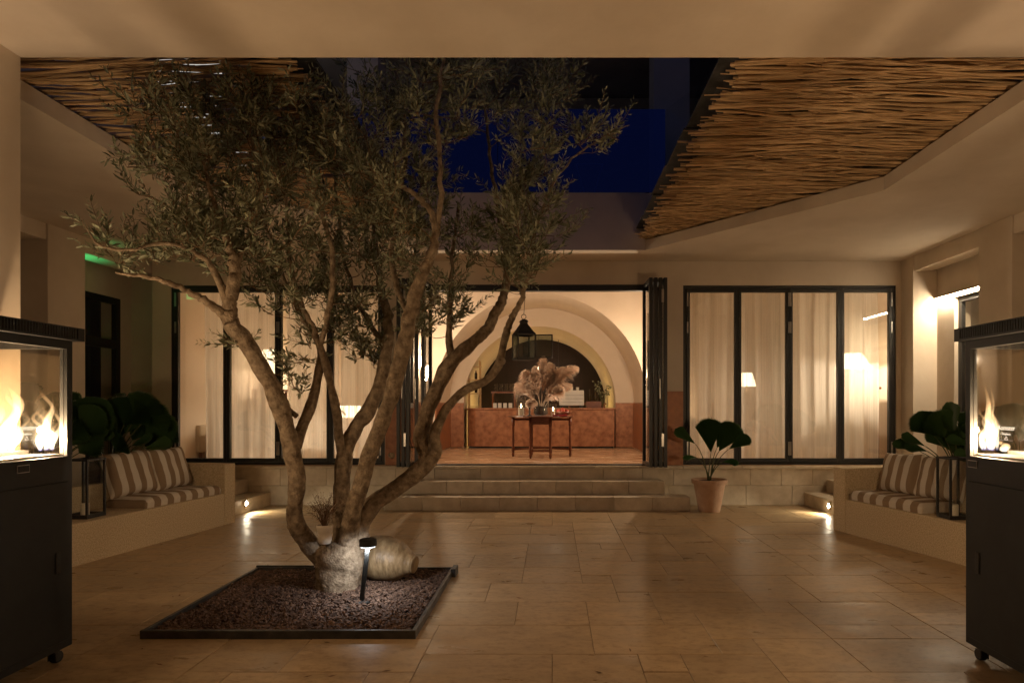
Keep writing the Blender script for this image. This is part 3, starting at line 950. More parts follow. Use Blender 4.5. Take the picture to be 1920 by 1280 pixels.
for s in (-.45, .45): MB().box(s - .02, s + .02, -.12, .12, 0, .98).build('post', M['wood'], s2, local=True)
for k in range(6):
    o = MB().lathe([(.04, 0), (.045, .2), (.016, .3), (.016, .38), (.0, .385)], 12).build('bottle', M['bottle'], loc=(px_x(1100, 16.6) - .38 + .15 * k, 16.6, ZI + 1.021), local=True, smooth=True)
    tag(o, 'dark bottle on the bar back shelf, %s from the coffee machine' % ('first', 'second', 'third', 'fourth', 'fifth', 'last')[k], 'bottle', 'bottles behind the bar')
cr = empty('wooden_crate', (px_x(1113, 14.55), 14.55, ZB), 0, 'small wooden crate at the right end of the bar', 'crate')
for k in range(3): MB().box(-.17, .17, -.1, -.085, .005 + .05 * k, .048 + .05 * k).build('slat', M['wood'], cr, local=True)
MB().box(-.17, .17, -.084, .1, 0, .14).build('box', M['wood'], cr, local=True)
vs_ = empty('bud_vase', (px_x(1130, 14.55), 14.55, ZB), 0, 'glass vase with green sprigs at the right end of the bar', 'vase')
MB().lathe([(.04, 0), (.05, .02), (.05, .2), (.046, .2), (.046, .02)], 14, caps=False).build('vase_glass', M['clear'], vs_, local=True, smooth=True)
mb = MB(); m2 = MB()
for k in range(9):
    a = R.uniform(0, 6.28); e = Vector((.2 * math.cos(a), .1 * math.sin(a), R.uniform(.35, .62)))
    m2.tube([(0, 0, .02), e * .5 + Vector((0, 0, .1)), e], .003, 4)
    for q in range(7):
        p = e * R.uniform(.6, 1.0) + Vector((R.uniform(-.04, .04), R.uniform(-.03, .03), R.uniform(0, .05)))
        mb.lathe([(.003, -.02), (.02, 0), (.003, .02)], 5, p)
m2.build('stalks', M['stem'], vs_, local=True); mb.build('sprigs', M['olive'], vs_, local=True, kind='stuff')
for k, (px, py) in enumerate(((1010, 697), (1047, 705))):
    o = empty('bar_pendant', P3(px, py, 16.9), 0, 'small glowing pendant lamp in the dark bar niche, %s' % ('upper one' if k == 0 else 'lower one at the plume tips'), 'lamp')
    MB().lathe([(.03, -.12), (.035, .1), (.01, .14)], 12).build('shade', M['shade'], o, local=True, smooth=True)
    MB().tube([(0, 0, .14), (0, 0, 1.2 - (py - 697) / 80)], .006, 5).build('cord', M['frame'], o, local=True)
    lamp('pendant_light', (0, 0, -.2), 1.5, WARM, .03, o)

TX, TY = px_x(1014, 11.95), 11.95
tb = empty('gateleg_table', (TX, TY, ZI), 0, 'round dark wooden gateleg table in the doorway', 'table')
TH = .765
MB().lathe([(.60, TH - .022), (.615, TH - .012), (.61, TH)], 48).build('table_top', M['wood'], tb, local=True)
MB().box(-.19, .19, -.42, .42, TH - .15, TH - .023).build('apron', M['wood'], tb, local=True, bevel=.006)
legp = [(.014, 0), (.028, .05), (.018, .09), (.03, .11), (.03, .17), (.02, .19), (.026, .3), (.018, .42), (.026, .5), (.02, .56), (.03, .59), (.03, TH - .024)]
lm = MB().lathe(legp, 10).mesh('leg', smooth=True); lm.materials.append(M['wood'])
for p in ((-.18, -.40), (.18, -.40), (-.18, .40), (.18, .40), (-.52, .05), (.55, .05)):
    inst('leg', lm, tb, (p[0], p[1], 0))
for (a, b) in (((-.18, -.4), (.18, -.4)), ((-.18, .4), (.18, .4)), ((-.18, -.4), (-.18, .4)), ((.18, -.4), (.18, .4)), ((-.52, .05), (-.18, .38)), ((.55, .05), (.18, .38))):
    MB().tube([(a[0], a[1], .14), (b[0], b[1], .14)], .02, 6).build('stretcher', M['wood'], tb, local=True)
    if abs(a[0]) > .4: MB().tube([(a[0], a[1], TH - .07), (b[0], b[1], TH - .07)], .025, 6).build('gate_rail', M['wood'], tb, local=True)
ZT = ZI + TH + .001

vz = empty('pampas_vase', (TX + .0, TY - .05, ZT), 0, 'glass vase of fluffy pampas plumes on the gateleg table', 'vase')
MB().lathe([(.13, 0), (.145, .01), (.15, .27), (.144, .27), (.138, .015)], 24, caps=False).build('vase_glass', M['clear'], vz, local=True, smooth=True)
MB().lathe([(.10, .01), (.13, .05), (.12, .16), (.05, .18)], 16).build('pebbles', M['soil'], vz, local=True)
plumes = [(985, 700, 0.30), (970, 722, .26), (1003, 690, .16), (1018, 670, .20), (1032, 684, .26), (1056, 690, .26), (1080, 690, .22), (1052, 728, .24), (1068, 722, .2), (990, 755, .14)]
for k, (px, py, wid) in enumerate(plumes):
    tip = P3(px, py, TY - .1) - Vector((TX, TY - .05, ZT))
    tip.y = R.uniform(-.3, .25)
    base = Vector((R.uniform(-.05, .05), R.uniform(-.05, .05), .05))
    mid = Vector((tip.x * .30, tip.y * .3, max(tip.z, .35) * .72 + .06))
    if tip.x > .5: mid = Vector((tip.x * .5, tip.y * .5, tip.z * 1.0))
    sp = [base * ((1 - s) ** 2) + mid * (2 * s * (1 - s)) + tip * (s * s) for s in [q / 20 for q in range(21)]]
    pl = MB().tube(sp, .004, 4).build('stalk', M['plume'], vz, local=True)
    hb = MB()
    for q in range(900):
        s = R.uniform(.34, 1.0); i = min(19, int(s * 20)); p = sp[i].lerp(sp[i + 1], s * 20 - i)
        d = (sp[i + 1] - sp[i]).normalized()
        side = Vector((R.gauss(0, 1), R.gauss(0, 1), R.gauss(0, 1))); side = (side - d * side.dot(d)).normalized()
        prof = math.sin(min(1, (s - .30) / .30) * math.pi / 2) * (1.15 - .8 * max(0, s - .55) / .45)
        L = wid * 1.05 * prof * R.uniform(.6, 1.15)
        tdir = (side * R.uniform(.4, .9) + d * .8 + Vector((0, 0, -.25 * R.random()))).normalized()
        e = p + tdir * L + Vector((0, 0, -.35 * L))
        m_ = p + tdir * L * .55 + Vector((0, 0, .02 * L))
        wv = d.cross(tdir).normalized() * .013
        hb.add([p - wv, p + wv, m_ + wv * .9, m_ - wv * .9, e], [(0, 1, 2, 3), (3, 2, 4)])
    hb.build('plume', M['plume'], pl, local=True)


def hurricane(px, py, y, h, r, label):
    o = empty('candle_glass', (px_x(px, y), y, ZT), 0, label, 'candle')
    MB().lathe([(r * .9, 0), (r, .01), (r, h), (r * .95, h), (r * .94, .015)], 20, caps=False).build('glass_cylinder', M['clear'], o, local=True, smooth=True)
    MB().lathe([(r * .6, .012), (r * .6, h * .45)], 14).build('wax_candle', M['wax'], o, local=True)
    zc = h * .45
    MB().lathe([(.002, zc), (.012, zc + .02), (.008, zc + .045), (.001, zc + .07)], 10).build('candle_flame', M['candle'], o, local=True, smooth=True)
    lamp('candle_light', (0, 0, zc + .05), 2.5, WARM, .02, o)


hurricane(977, 778, TY - .15, .34, .09, 'tall hurricane candle glass on the left of the gateleg table')
hurricane(1037, 775, TY - .25, .22, .06, 'small candle glass right of the pampas vase')
cs = empty('candlestick', (px_x(993, TY - .3), TY - .3, ZT), 0, 'dark turned candlestick beside the pampas vase', 'candlestick')
MB().lathe([(.05, 0), (.05, .01), (.015, .03), (.02, .09), (.012, .12), (.025, .16), (.02, .165)], 14).build('stick', M['iron'], cs, local=True, smooth=True)
bw = empty('fruit_bowl', (px_x(1055, TY), TY, ZT), 0, 'dark bowl heaped with red fruit on the right of the gateleg table', 'bowl')
MB().lathe([(.06, 0), (.13, .03), (.17, .08), (.165, .08), (.12, .035), (.05, .01)], 20, caps=False).build('bowl', M['wood'], bw, local=True, smooth=True)
for k in range(7):
    a = k * 2.4; r_ = .09 * (k > 0)
    MB().lathe([(.001, -.04), (.03, -.028), (.042, 0), (.03, .028), (.001, .04)], 10, (r_ * math.cos(a), r_ * math.sin(a), .085 + .03 * (k == 0))).build('fruit', M['fruit'], bw, local=True, smooth=True)
bk = tag(MB().box(-.13, .13, -.09, .09, 0, .028).build('book', M['book'], loc=(px_x(1050, TY - .42), TY - .42, ZT), local=True, bevel=.003), 'red covered book lying on the gateleg table', 'book')

# ================================================================== BENCHES
def bench(A, th, side, label):
    """local +x (times side) runs outward from the court, local -y along the bench towards the viewer"""
    o = empty('stone_bench', (A[0], A[1], 0), th, label, 'bench')
    s = side

    def b(x0, x1, y0, y1, z0, z1, name, m='bench', bev=.012):
        return MB().box(s * x0, s * x1, y0, y1, z0, z1).build(name, M[m], o, local=True, bevel=bev, seg=2)
    b(.0, .60, -5.2, -.222, -.02, .42, 'seat')
    b(-.002, 1.75, -.22, 0, -.02, .81, 'armrest')
    b(.60, .68, -5.2, -.222, -.02, .70, 'backrest')
    b(.68, 1.35, -5.2, -.222, -.02, .60, 'planting_soil', 'soil', 0)
    return o


def boxcushion(name, w, d, h, m, parent_loc, rz, label, cat, group=None):
    """flat boxed seat cushion, w along local y"""
    def shape(u, v, top):
        x = (u - .5) * d; y = (v - .5) * w
        e = min(1, min(u, 1 - u) * d / .05, min(v, 1 - v) * w / .05)
        puff = math.sin(min(1, min(u, 1 - u, v, 1 - v) * 5) * math.pi / 2) * .018
        zz = h - .035 * (1 - math.sqrt(max(0, 1 - (1 - e) ** 2))) + puff + .006 * mnoise.noise(Vector((x * 6, y * 6, 3)))
        return (x, y, zz if top else 0.0)
    mb = MB()
    nu, nv = 20, 36
    mb.grid(lambda u, v: shape(u, v, True), nu, nv)
    ring = []
    for i in range(nu): ring.append((i / nu, 0))
    for j in range(nv): ring.append((1, j / nv))
    for i in range(nu): ring.append((1 - i / nu, 1))
    for j in range(nv): ring.append((0, 1 - j / nv))
    n0 = len(ring)
    vs = [shape(u, v, True) for u, v in ring] + [((u - .5) * d * 1.012, (v - .5) * w * 1.006, h * .45) for u, v in ring] + [((u - .5) * d * .99, (v - .5) * w * .995, 0) for u, v in ring]
    fs = []
    for l in (0, 1):
        for k in range(n0): fs.append((l * n0 + k, (l + 1) * n0 + k, (l + 1) * n0 + (k + 1) % n0, l * n0 + (k + 1) % n0))
    mb.add(vs, fs)
    ob = mb.build(name, m, loc=parent_loc, local=True, smooth=True)
    ob.rotation_euler = (0, 0, rz)
    return tag(ob, label, cat, group)


def pillow(w, h, t_, m, loc, rot, label, group, seed):
    """w = width (local x), h = height (local z), leaning"""
    mb = MB()

    def f(sgn):
        def fn(u, v):
            a, b = u * 2 - 1, v * 2 - 1
            k = ((1 - abs(a) ** 5) * (1 - abs(b) ** 5)) ** .5
            bow = 1 - .05 * (1 - a * a) * (abs(b) ** 3)
            bow2 = 1 - .05 * (1 - b * b) * (abs(a) ** 3)
            return (a * w / 2 * bow2, sgn * t_ / 2 * k + .012 * mnoise.noise(Vector((a * 2.2, b * 2.2, seed))), h / 2 + b * h / 2 * bow)
        return fn
    mb.grid(f(-1), 22, 22)
    n = len(mb.f)
    mb.grid(f(1), 22, 22)
    mb.f[n:] = [tuple(reversed(q)) for q in mb.f[n:]]
    o = mb.build('back_cushion', m, loc=loc, local=True, smooth=True)
    o.rotation_euler = rot
    return tag(o, label, 'cushion', group)


def bl(A, th, side, d, s, z):
    """bench-local (depth outward d, distance along s) to world"""
    x, y = side * d, -s
    return Vector((A[0] + x * math.cos(th) - y * math.sin(th), A[1] + x * math.sin(th) + y * math.cos(th), z))


AR, TR = (3.64, 8.28), rad(14.6)
ALF, TL = (-4.36, 8.81), rad(-9.27)
bench(AR, TR, 1, 'speckled render bench with striped cushions behind the right fire tower')
bench(ALF, TL, -1, 'speckled render bench with striped cushions behind the left fire tower')
boxcushion('seat_cushion', 1.12, .50, .105, M['seat'], bl(AR, TR, 1, .29, .24 + .56, .421), TR, 'brown and white striped seat cushion on the right bench', 'cushion')
boxcushion('seat_cushion', 1.28, .52, .105, M['seat'], bl(ALF, TL, -1, .30, .24 + .64, .421), TL, 'brown and white striped seat cushion on the left bench', 'cushion')
# back cushions: the wide side runs along the bench
for (A, th, sd, dd, ss, ww, hh, lab, sdv) in (
        (AR, TR, 1, .54, .60, .64, .50, 'striped back cushion at the far end of the right bench', 1),
        (AR, TR, 1, .55, 1.20, .64, .50, 'striped back cushion beside the lanterns on the right bench', 2),
        (ALF, TL, -1, .55, .60, .66, .54, 'striped back cushion at the far end of the left bench', 3),
        (ALF, TL, -1, .55, 1.24, .66, .54, 'striped back cushion nearer the lantern on the left bench', 4)):
    loc = bl(A, th, sd, dd - .12, ss, .535)
    rz = th + sd * rad(-90)
    pillow(ww, hh, .17, M['back'], loc, (rad(-17), rad(R.uniform(-3, 3)), rz + rad(R.uniform(-4, 4))), lab, None, sdv)


def lantern(loc, rz, w, h, label, open_door=False):
    o = empty('iron_lantern', loc, rz, label, 'lantern')
    t_ = .02
    m = MB()
    for sx in (-1, 1):
        for sy in (-1, 1):
            m.box(sx * (w / 2 - t_ / 2) - t_ / 2, sx * (w / 2 - t_ / 2) + t_ / 2, sy * (w / 2 - t_ / 2) - t_ / 2, sy * (w / 2 - t_ / 2) + t_ / 2, .02, h - .02)
    for z in (.021, h - .041):
        for s_ in (-1, 1):
            m.box(-w / 2 + t_, w / 2 - t_, s_ * (w / 2 - t_ / 2) - t_ / 2, s_ * (w / 2 - t_ / 2) + t_ / 2, z, z + t_)
            m.box(s_ * (w / 2 - t_ / 2) - t_ / 2, s_ * (w / 2 - t_ / 2) + t_ / 2, -w / 2 + t_, w / 2 - t_, z, z + t_)
    m.build('frame', M['iron'], o, local=True)
    MB().box(-w / 2, w / 2, -w / 2, w / 2, 0, .02).build('base', M['iron'], o, local=True)
    for s_ in (-1, 1):
        MB().box(-w / 2 + t_, w / 2 - t_, s_ * (w / 2 - .01) - .002, s_ * (w / 2 - .01) + .002, .042, h - .042).build('pane', M['clear'], o, local=True)
        MB().box(s_ * (w / 2 - .01) - .002, s_ * (w / 2 - .01) + .002, -w / 2 + t_, w / 2 - t_, .042, h - .042).build('pane', M['clear'], o, local=True)
    MB().lathe([(.04, .021), (.04, .14), (.035, .145)], 16).build('wax_candle', M['wax'], o, local=True, smooth=False)
    return o


lantern(bl(ALF, TL, -1, .25, 2.10, .421), TL + .1, .26, .64, 'black iron lantern beside the left fire tower')
lantern(bl(AR, TR, 1, .17, 1.66, .421), TR - .25, .24, .66, 'slim black iron lantern standing clear on the right bench')
lantern(bl(AR, TR, 1, .20, 2.05, .421), TR - .25, .24, .66, 'black iron lantern half hidden behind the right fire tower')

# ================================================================== CORNER STEPS WITH SPOTS
def corner_steps(sd, x0, label):
    o = empty('corner_steps', (sd * x0, 9.6, 0), 0, label, 'steps')
    if sd > 0: ya, yb, dx = 8.35, 10.285, .10
    else: ya, yb, dx = 8.9, 10.285, .10
    MB().prism([(sd * x0, yb), (sd * (x0 + dx), ya), (sd * (x0 + 1.6), ya), (sd * (x0 + 1.6), yb)][::sd], 0, .21).build('lower_step', M['stone'], o, bevel=.012, seg=2)
    MB().prism([(sd * (x0 + .36), yb), (sd * (x0 + dx + .36), ya), (sd * (x0 + 1.6), ya), (sd * (x0 + 1.6), yb)][::sd], .212, .42).build('upper_step', M['stone'], o, bevel=.012, seg=2)
    return o


corner_steps(1, 4.05, 'low corner steps beside the right bench, with a spot light')
corner_steps(-1, 4.52, 'low corner steps beside the left bench, with a spot light')
for (px, py, sd, lab) in ((1556, 948, 1, 'round recessed spot light in the right corner step'), (460, 943, -1, 'round recessed spot light in the left corner step')):
    x0_ = 4.05 if sd > 0 else 4.52
    y0_ = 8.35 if sd > 0 else 8.9
    kx = sd * (px - VX) / FPX                       # where the view line meets the slanted riser
    y = (x0_ + .10 * 10.285 / (10.285 - y0_)) / (kx + .10 / (10.285 - y0_))
    xs = sd * kx * y
    z = px_z(py, y)
    o = empty('step_light', (xs - sd * .012, y, z), 0, lab, 'light')
    Mx = Matrix.Rotation(rad(90) * -sd, 4, 'Y')
    MB().lathe([(.040, -.01), (.044, .004), (.034, .006)], 20, (0, 0, 0), Mx).build('ring', M['steel'], o, local=True)
    MB().lathe([(.033, .007), (.020, .016)], 20, (0, 0, 0), Mx).build('lens', M['spotglow'], o, local=True, smooth=True)
    lamp('spot_beam', (-sd * .03, 0, 0), 26, (1, .84, .58), .02, o, 'SPOT', (rad(0), rad(58) * sd, 0), 120, .6)

# ================================================================== PALMS
def fan(mb, base, direc, up, r, spread, n=22, droop=.25, seed=0):
    """pleated fan leaf"""
    d = Vector(direc).normalized(); u = Vector(up); s = d.cross(u).normalized(); u = s.cross(d)
    rr = random.Random(seed)
    vs = [Vector(base)]
    for ring in (.5, 1.0):
        for k in range(2 * n + 1):
            a = (k / n - 1) * spread
            q = r * ring * (1 - .12 * (abs(a) / spread) ** 2)
            if ring == 1.0: q *= (1.0 if k % 2 == 0 else .945) * rr.uniform(.975, 1.015)
            pl = (.022 if k % 2 else -.022) * r * 1.9 * ring
            p = Vector(base) + d * (q * math.cos(a)) + s * (q * math.sin(a)) + u * (pl + .10 * r * (a / spread) ** 2 * ring) - Vector((0, 0, droop * r * ring ** 2 * .5))
            vs.append(p)
    m_ = 2 * n + 1
    fs = [(0, 1 + k, 2 + k) for k in range(2 * n)]
    fs += [(1 + k, 1 + m_ + k, 2 + m_ + k, 2 + k) for k in range(2 * n)]
    mb.add(vs, fs)


def palm(loc, leaves, label, group=None, pot=False, root_z=0.0, name='fan_palm'):
    o = empty(name, loc, 0, label, 'plant', group)
    if pot:
        MB().lathe([(.155, 0), (.16, .01), (.235, .42), (.262, .425), (.268, .485), (.245, .487), (.235, .44), (.0, .43)], 40, caps=False).build('flower_pot', M['terracotta'], o, local=True, smooth=False)
        MB().lathe([(.0, .452), (.232, .448)], 24, caps=False).build('potting_soil', M['soil'], o, local=True)
    for k, (tip, nrm, r, spread, dr) in enumerate(leaves):
        tip = Vector(tip)
        base = Vector((R.uniform(-.04, .04), R.uniform(-.04, .04), root_z))
        mid = Vector((tip.x * .35, tip.y * .35, root_z + (tip.z - root_z) * .72))
        pts = [base * (1 - s) ** 2 + mid * 2 * s * (1 - s) + tip * s * s for s in [q / 8 for q in range(9)]]
        st = MB().tube(pts, [.010 - .005 * q / 8 for q in range(9)], 6).build('leaf_stem', M['stem'], o, local=True, smooth=True)
        d = (pts[-1] - pts[-2]).normalized()
        d = (d + Vector(nrm[3:]) if len(nrm) > 3 else d).normalized()
        mb = MB(); fan(mb, tip, d, Vector(nrm[:3]), r, spread, 32 if r > .2 else 16, dr, k + int(loc[0] * 10))
        mb.build('leaf', M['lightpalm' if pot else 'palm'], st, local=True)
    return o


PY = 9.70
def pl_(px, py, dy=0.0):
    v = P3(px, py, PY + dy) - Vector((px_x(1330, PY), PY, 0))
    return (v.x, dy, v.z)


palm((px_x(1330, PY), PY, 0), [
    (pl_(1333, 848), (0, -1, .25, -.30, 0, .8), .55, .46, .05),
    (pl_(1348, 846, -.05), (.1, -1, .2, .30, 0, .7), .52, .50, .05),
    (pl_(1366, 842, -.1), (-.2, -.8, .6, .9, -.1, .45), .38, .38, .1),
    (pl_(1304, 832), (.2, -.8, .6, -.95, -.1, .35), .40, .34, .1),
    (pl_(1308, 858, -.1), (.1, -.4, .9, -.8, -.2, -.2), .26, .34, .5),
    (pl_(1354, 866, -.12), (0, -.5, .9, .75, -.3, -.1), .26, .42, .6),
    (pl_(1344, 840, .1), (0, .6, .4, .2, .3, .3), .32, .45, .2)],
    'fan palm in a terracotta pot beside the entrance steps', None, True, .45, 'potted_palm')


def clump(center, n, h0, h1, spreadxy, rmin, rmax, label, seed):
    rr = random.Random(seed)
    L = []
    for k in range(n):
        a = 2 * math.pi * (k + rr.uniform(-.3, .3)) / n * 2.4
        q = spreadxy * math.sqrt(rr.uniform(.05, 1))
        tip = (q * math.cos(a), q * math.sin(a), rr.uniform(h0, h1))
        out = Vector((math.cos(a), math.sin(a), 0))
        nrm = (rr.uniform(-.5, .5), -.9 + rr.uniform(-.35, .35), .30, out.x * .75 + rr.uniform(-.25, .25), out.y * .45 - .1, 1.0 + rr.uniform(-.3, .2))
        L.append((tip, nrm, rr.uniform(rmin, rmax), rr.uniform(.62, .98), rr.uniform(.0, .15)))
    for k in range(6):                      # older leaves hanging out to the sides
        sx = 1 if k % 2 else -1
        tip = (sx * rr.uniform(.30, .42), rr.uniform(-.12, .25), rr.uniform(h0 - .02, h0 + .15))
        L.append((tip, (rr.uniform(-.2, .2), -.6, .8, sx * 1.0, rr.uniform(-.3, .1), rr.uniform(-.15, .35)), rmin * rr.uniform(.85, 1.05), rr.uniform(.32, .5), .15))
    return palm(center, L, label, None, False, 0.0)


c = bl(ALF, TL, -1, .95, 1.05, .60)
clump(c, 17, .45, .85, .42, .34, .46, 'dense dark fan palm behind the left bench, farther from the tower', 5)
c = bl(ALF, TL, -1, .95, 1.95, .60)
clump(c, 16, .45, .88, .38, .34, .46, 'dense dark fan palm behind the left lantern', 6)
c = bl(AR, TR, 1, .88, 1.05, .60)
clump(c, 17, .40, .66, .30, .32, .42, 'dense dark fan palm behind the right bench cushions', 8)
c = bl(AR, TR, 1, .95, 1.75, .60)
clump(c, 15, .40, .70, .32, .32, .42, 'dense dark fan palm partly hidden behind the right fire tower', 9)

# ================================================================== PLANTING BED
bed = empty('planting_bed', ((PLX0 + PLX1) / 2, (PLY0 + PLY1) / 2, 0), 0, 'square steel edged planting bed of bark mulch round the olive tree', 'planter')
eh, et = .058, .03
MB().box(PLX0, PLX1, PLY0, PLY0 + et, -.02, eh).build('edging', M['edging'], bed, bevel=.003)
MB().box(PLX0, PLX1, PLY1 - et, PLY1, -.02, eh).build('edging', M['edging'], bed, bevel=.003)
MB().box(PLX0 + .001, PLX0 + et, PLY0 + et, PLY1 - et, -.02, eh - .002).build('edging', M['edging'], bed, bevel=.003)
MB().box(PLX1 - et, PLX1 - .001, PLY0 + et, PLY1 - et, -.02, eh - .002).build('edging', M['edging'], bed, bevel=.003)
MB().box(PLX1 - .01, PLX1 + .035, PLY1 - .16, PLY1 + .01, -.02, eh + .018).build('corner_bracket', M['edging'], bed, bevel=.003)
MB().box(PLX0 - .004, PLX0 + .55, PLY1 - .002, PLY1 + .02, -.02, eh + .012).build('joint_plate', M['edging'], bed, bevel=.003)


def mulch_z(x, y): return .022 + .016 * mnoise.noise(Vector((x * 2.4, y * 2.4, 0))) + .035 * math.exp(-((x + 1.8) ** 2 + (y - 5.4) ** 2) / .35)


MB().grid(lambda u, v: (PLX0 + et + (PLX1 - PLX0 - 2 * et) * u, PLY0 + et + (PLY1 - PLY0 - 2 * et) * v, mulch_z(PLX0 + (PLX1 - PLX0) * u, PLY0 + (PLY1 - PLY0) * v) - .006), 30, 30).build('soil', M['soil'], bed, smooth=True)
mb = MB()
for k in range(8500):
    x = R.uniform(PLX0 + et + .012, PLX1 - et - .012); y = R.uniform(PLY0 + et + .012, PLY1 - et - .012)
    L, w_, h_ = R.uniform(.012, .032), R.uniform(.006, .014), R.uniform(.003, .007)
    Mx = Matrix.Rotation(R.uniform(0, 6.28), 3, 'Z') @ Matrix.Rotation(R.gauss(0, .45), 3, 'X') @ Matrix.Rotation(R.gauss(0, .4), 3, 'Y')
    c = Vector((x, y, mulch_z(x, y) + R.uniform(-.002, .014)))
    vs = [c + Mx @ Vector(p) for p in ((-L, -w_ * .6, -h_), (L * .8, -w_, -h_), (L, w_ * .7, -h_), (-L * .7, w_, -h_), (-L * .8, -w_ * .4, h_), (L * .6, -w_ * .7, h_), (L * .7, w_ * .5, h_), (-L * .6, w_ * .8, h_))]
    mb.add(vs, [(4, 5, 6, 7), (0, 1, 5, 4), (1, 2, 6, 5), (2, 3, 7, 6), (3, 0, 4, 7)])
mb.build('bark_mulch', M['chip'], bed, kind='stuff')

# old clay jar on its side
jx, jy = px_x(722, 5.72), 5.72
jar = empty('clay_jar', (jx, jy, .03), 0, 'old clay storage jar lying on its side behind the olive trunk', 'jar')
JM = Matrix.Translation((0, 0, .205)) @ Matrix.Rotation(rad(-14), 4, 'Z') @ Matrix.Rotation(rad(97), 4, 'Y')
prof = [(.075, .285), (.078, .29), (.086, .27), (.10, .24), (.15, .17), (.185, .09), (.2, 0), (.197, -.08), (.175, -.16), (.14, -.22), (.10, -.25), (.09, -.28), (.115, -.30), (.115, -.315), (.085, -.31), (.07, -.26)]
fine = []
for i in range(len(prof) - 1):
    for s in range(4):
        t_ = s / 4
        r_ = prof[i][0] * (1 - t_) + prof[i + 1][0] * t_; z_ = prof[i][1] * (1 - t_) + prof[i + 1][1] * t_
        fine.append((r_ + .0018 * math.sin(z_ * 260), z_))
MB().lathe(fine, 48, (0, 0, 0), JM).build('jar_body', M['clay'], jar, local=True, smooth=True)
MB().lathe([(.06, .286), (.079, .284), (.082, .292), (.066, .297), (.0, .292)], 32, (0, 0, 0), JM, caps=False).build('jar_foot', M['clay'], jar, local=True, smooth=True)

# bollard light
bo = empty('bollard_light', (px_x(678, 5.09), 5.09, .035), 0, 'slim black bollard light in the mulch in front of the olive trunk', 'light')
MB().lathe([(.078, 0), (.078, .012), (.072, .018), (.0, .018)], 28, caps=False).build('base', M['black'], bo, local=True)
tp = Vector(((690 - 678) / FPX * 5.09, 0, px_z(1022, 5.09) - .035))
MB().tube([(0, 0, .015), tp], .019, 12).build('post', M['black'], bo, local=True)
MB().lathe([(.0, .0), (.066, 0), (.068, .004), (.068, .05), (.062, .056), (.0, .056)], 32, tuple(tp - Vector((0, 0, .004))), caps=False).build('head', M['black'], bo, local=True)
MB().lathe([(.030, -.001), (.058, -.001), (.058, -.004), (.030, -.004)], 28, tuple(tp - Vector((0, 0, .006))), caps=False).build('diffuser', M['coolglow'], bo, local=True)
lamp('bollard_beam', tuple(tp - Vector((0, -.0, .018))), 7.5, (.95, .97, 1.0), .10, bo, 'AREA', (rad(24), 0, 0))

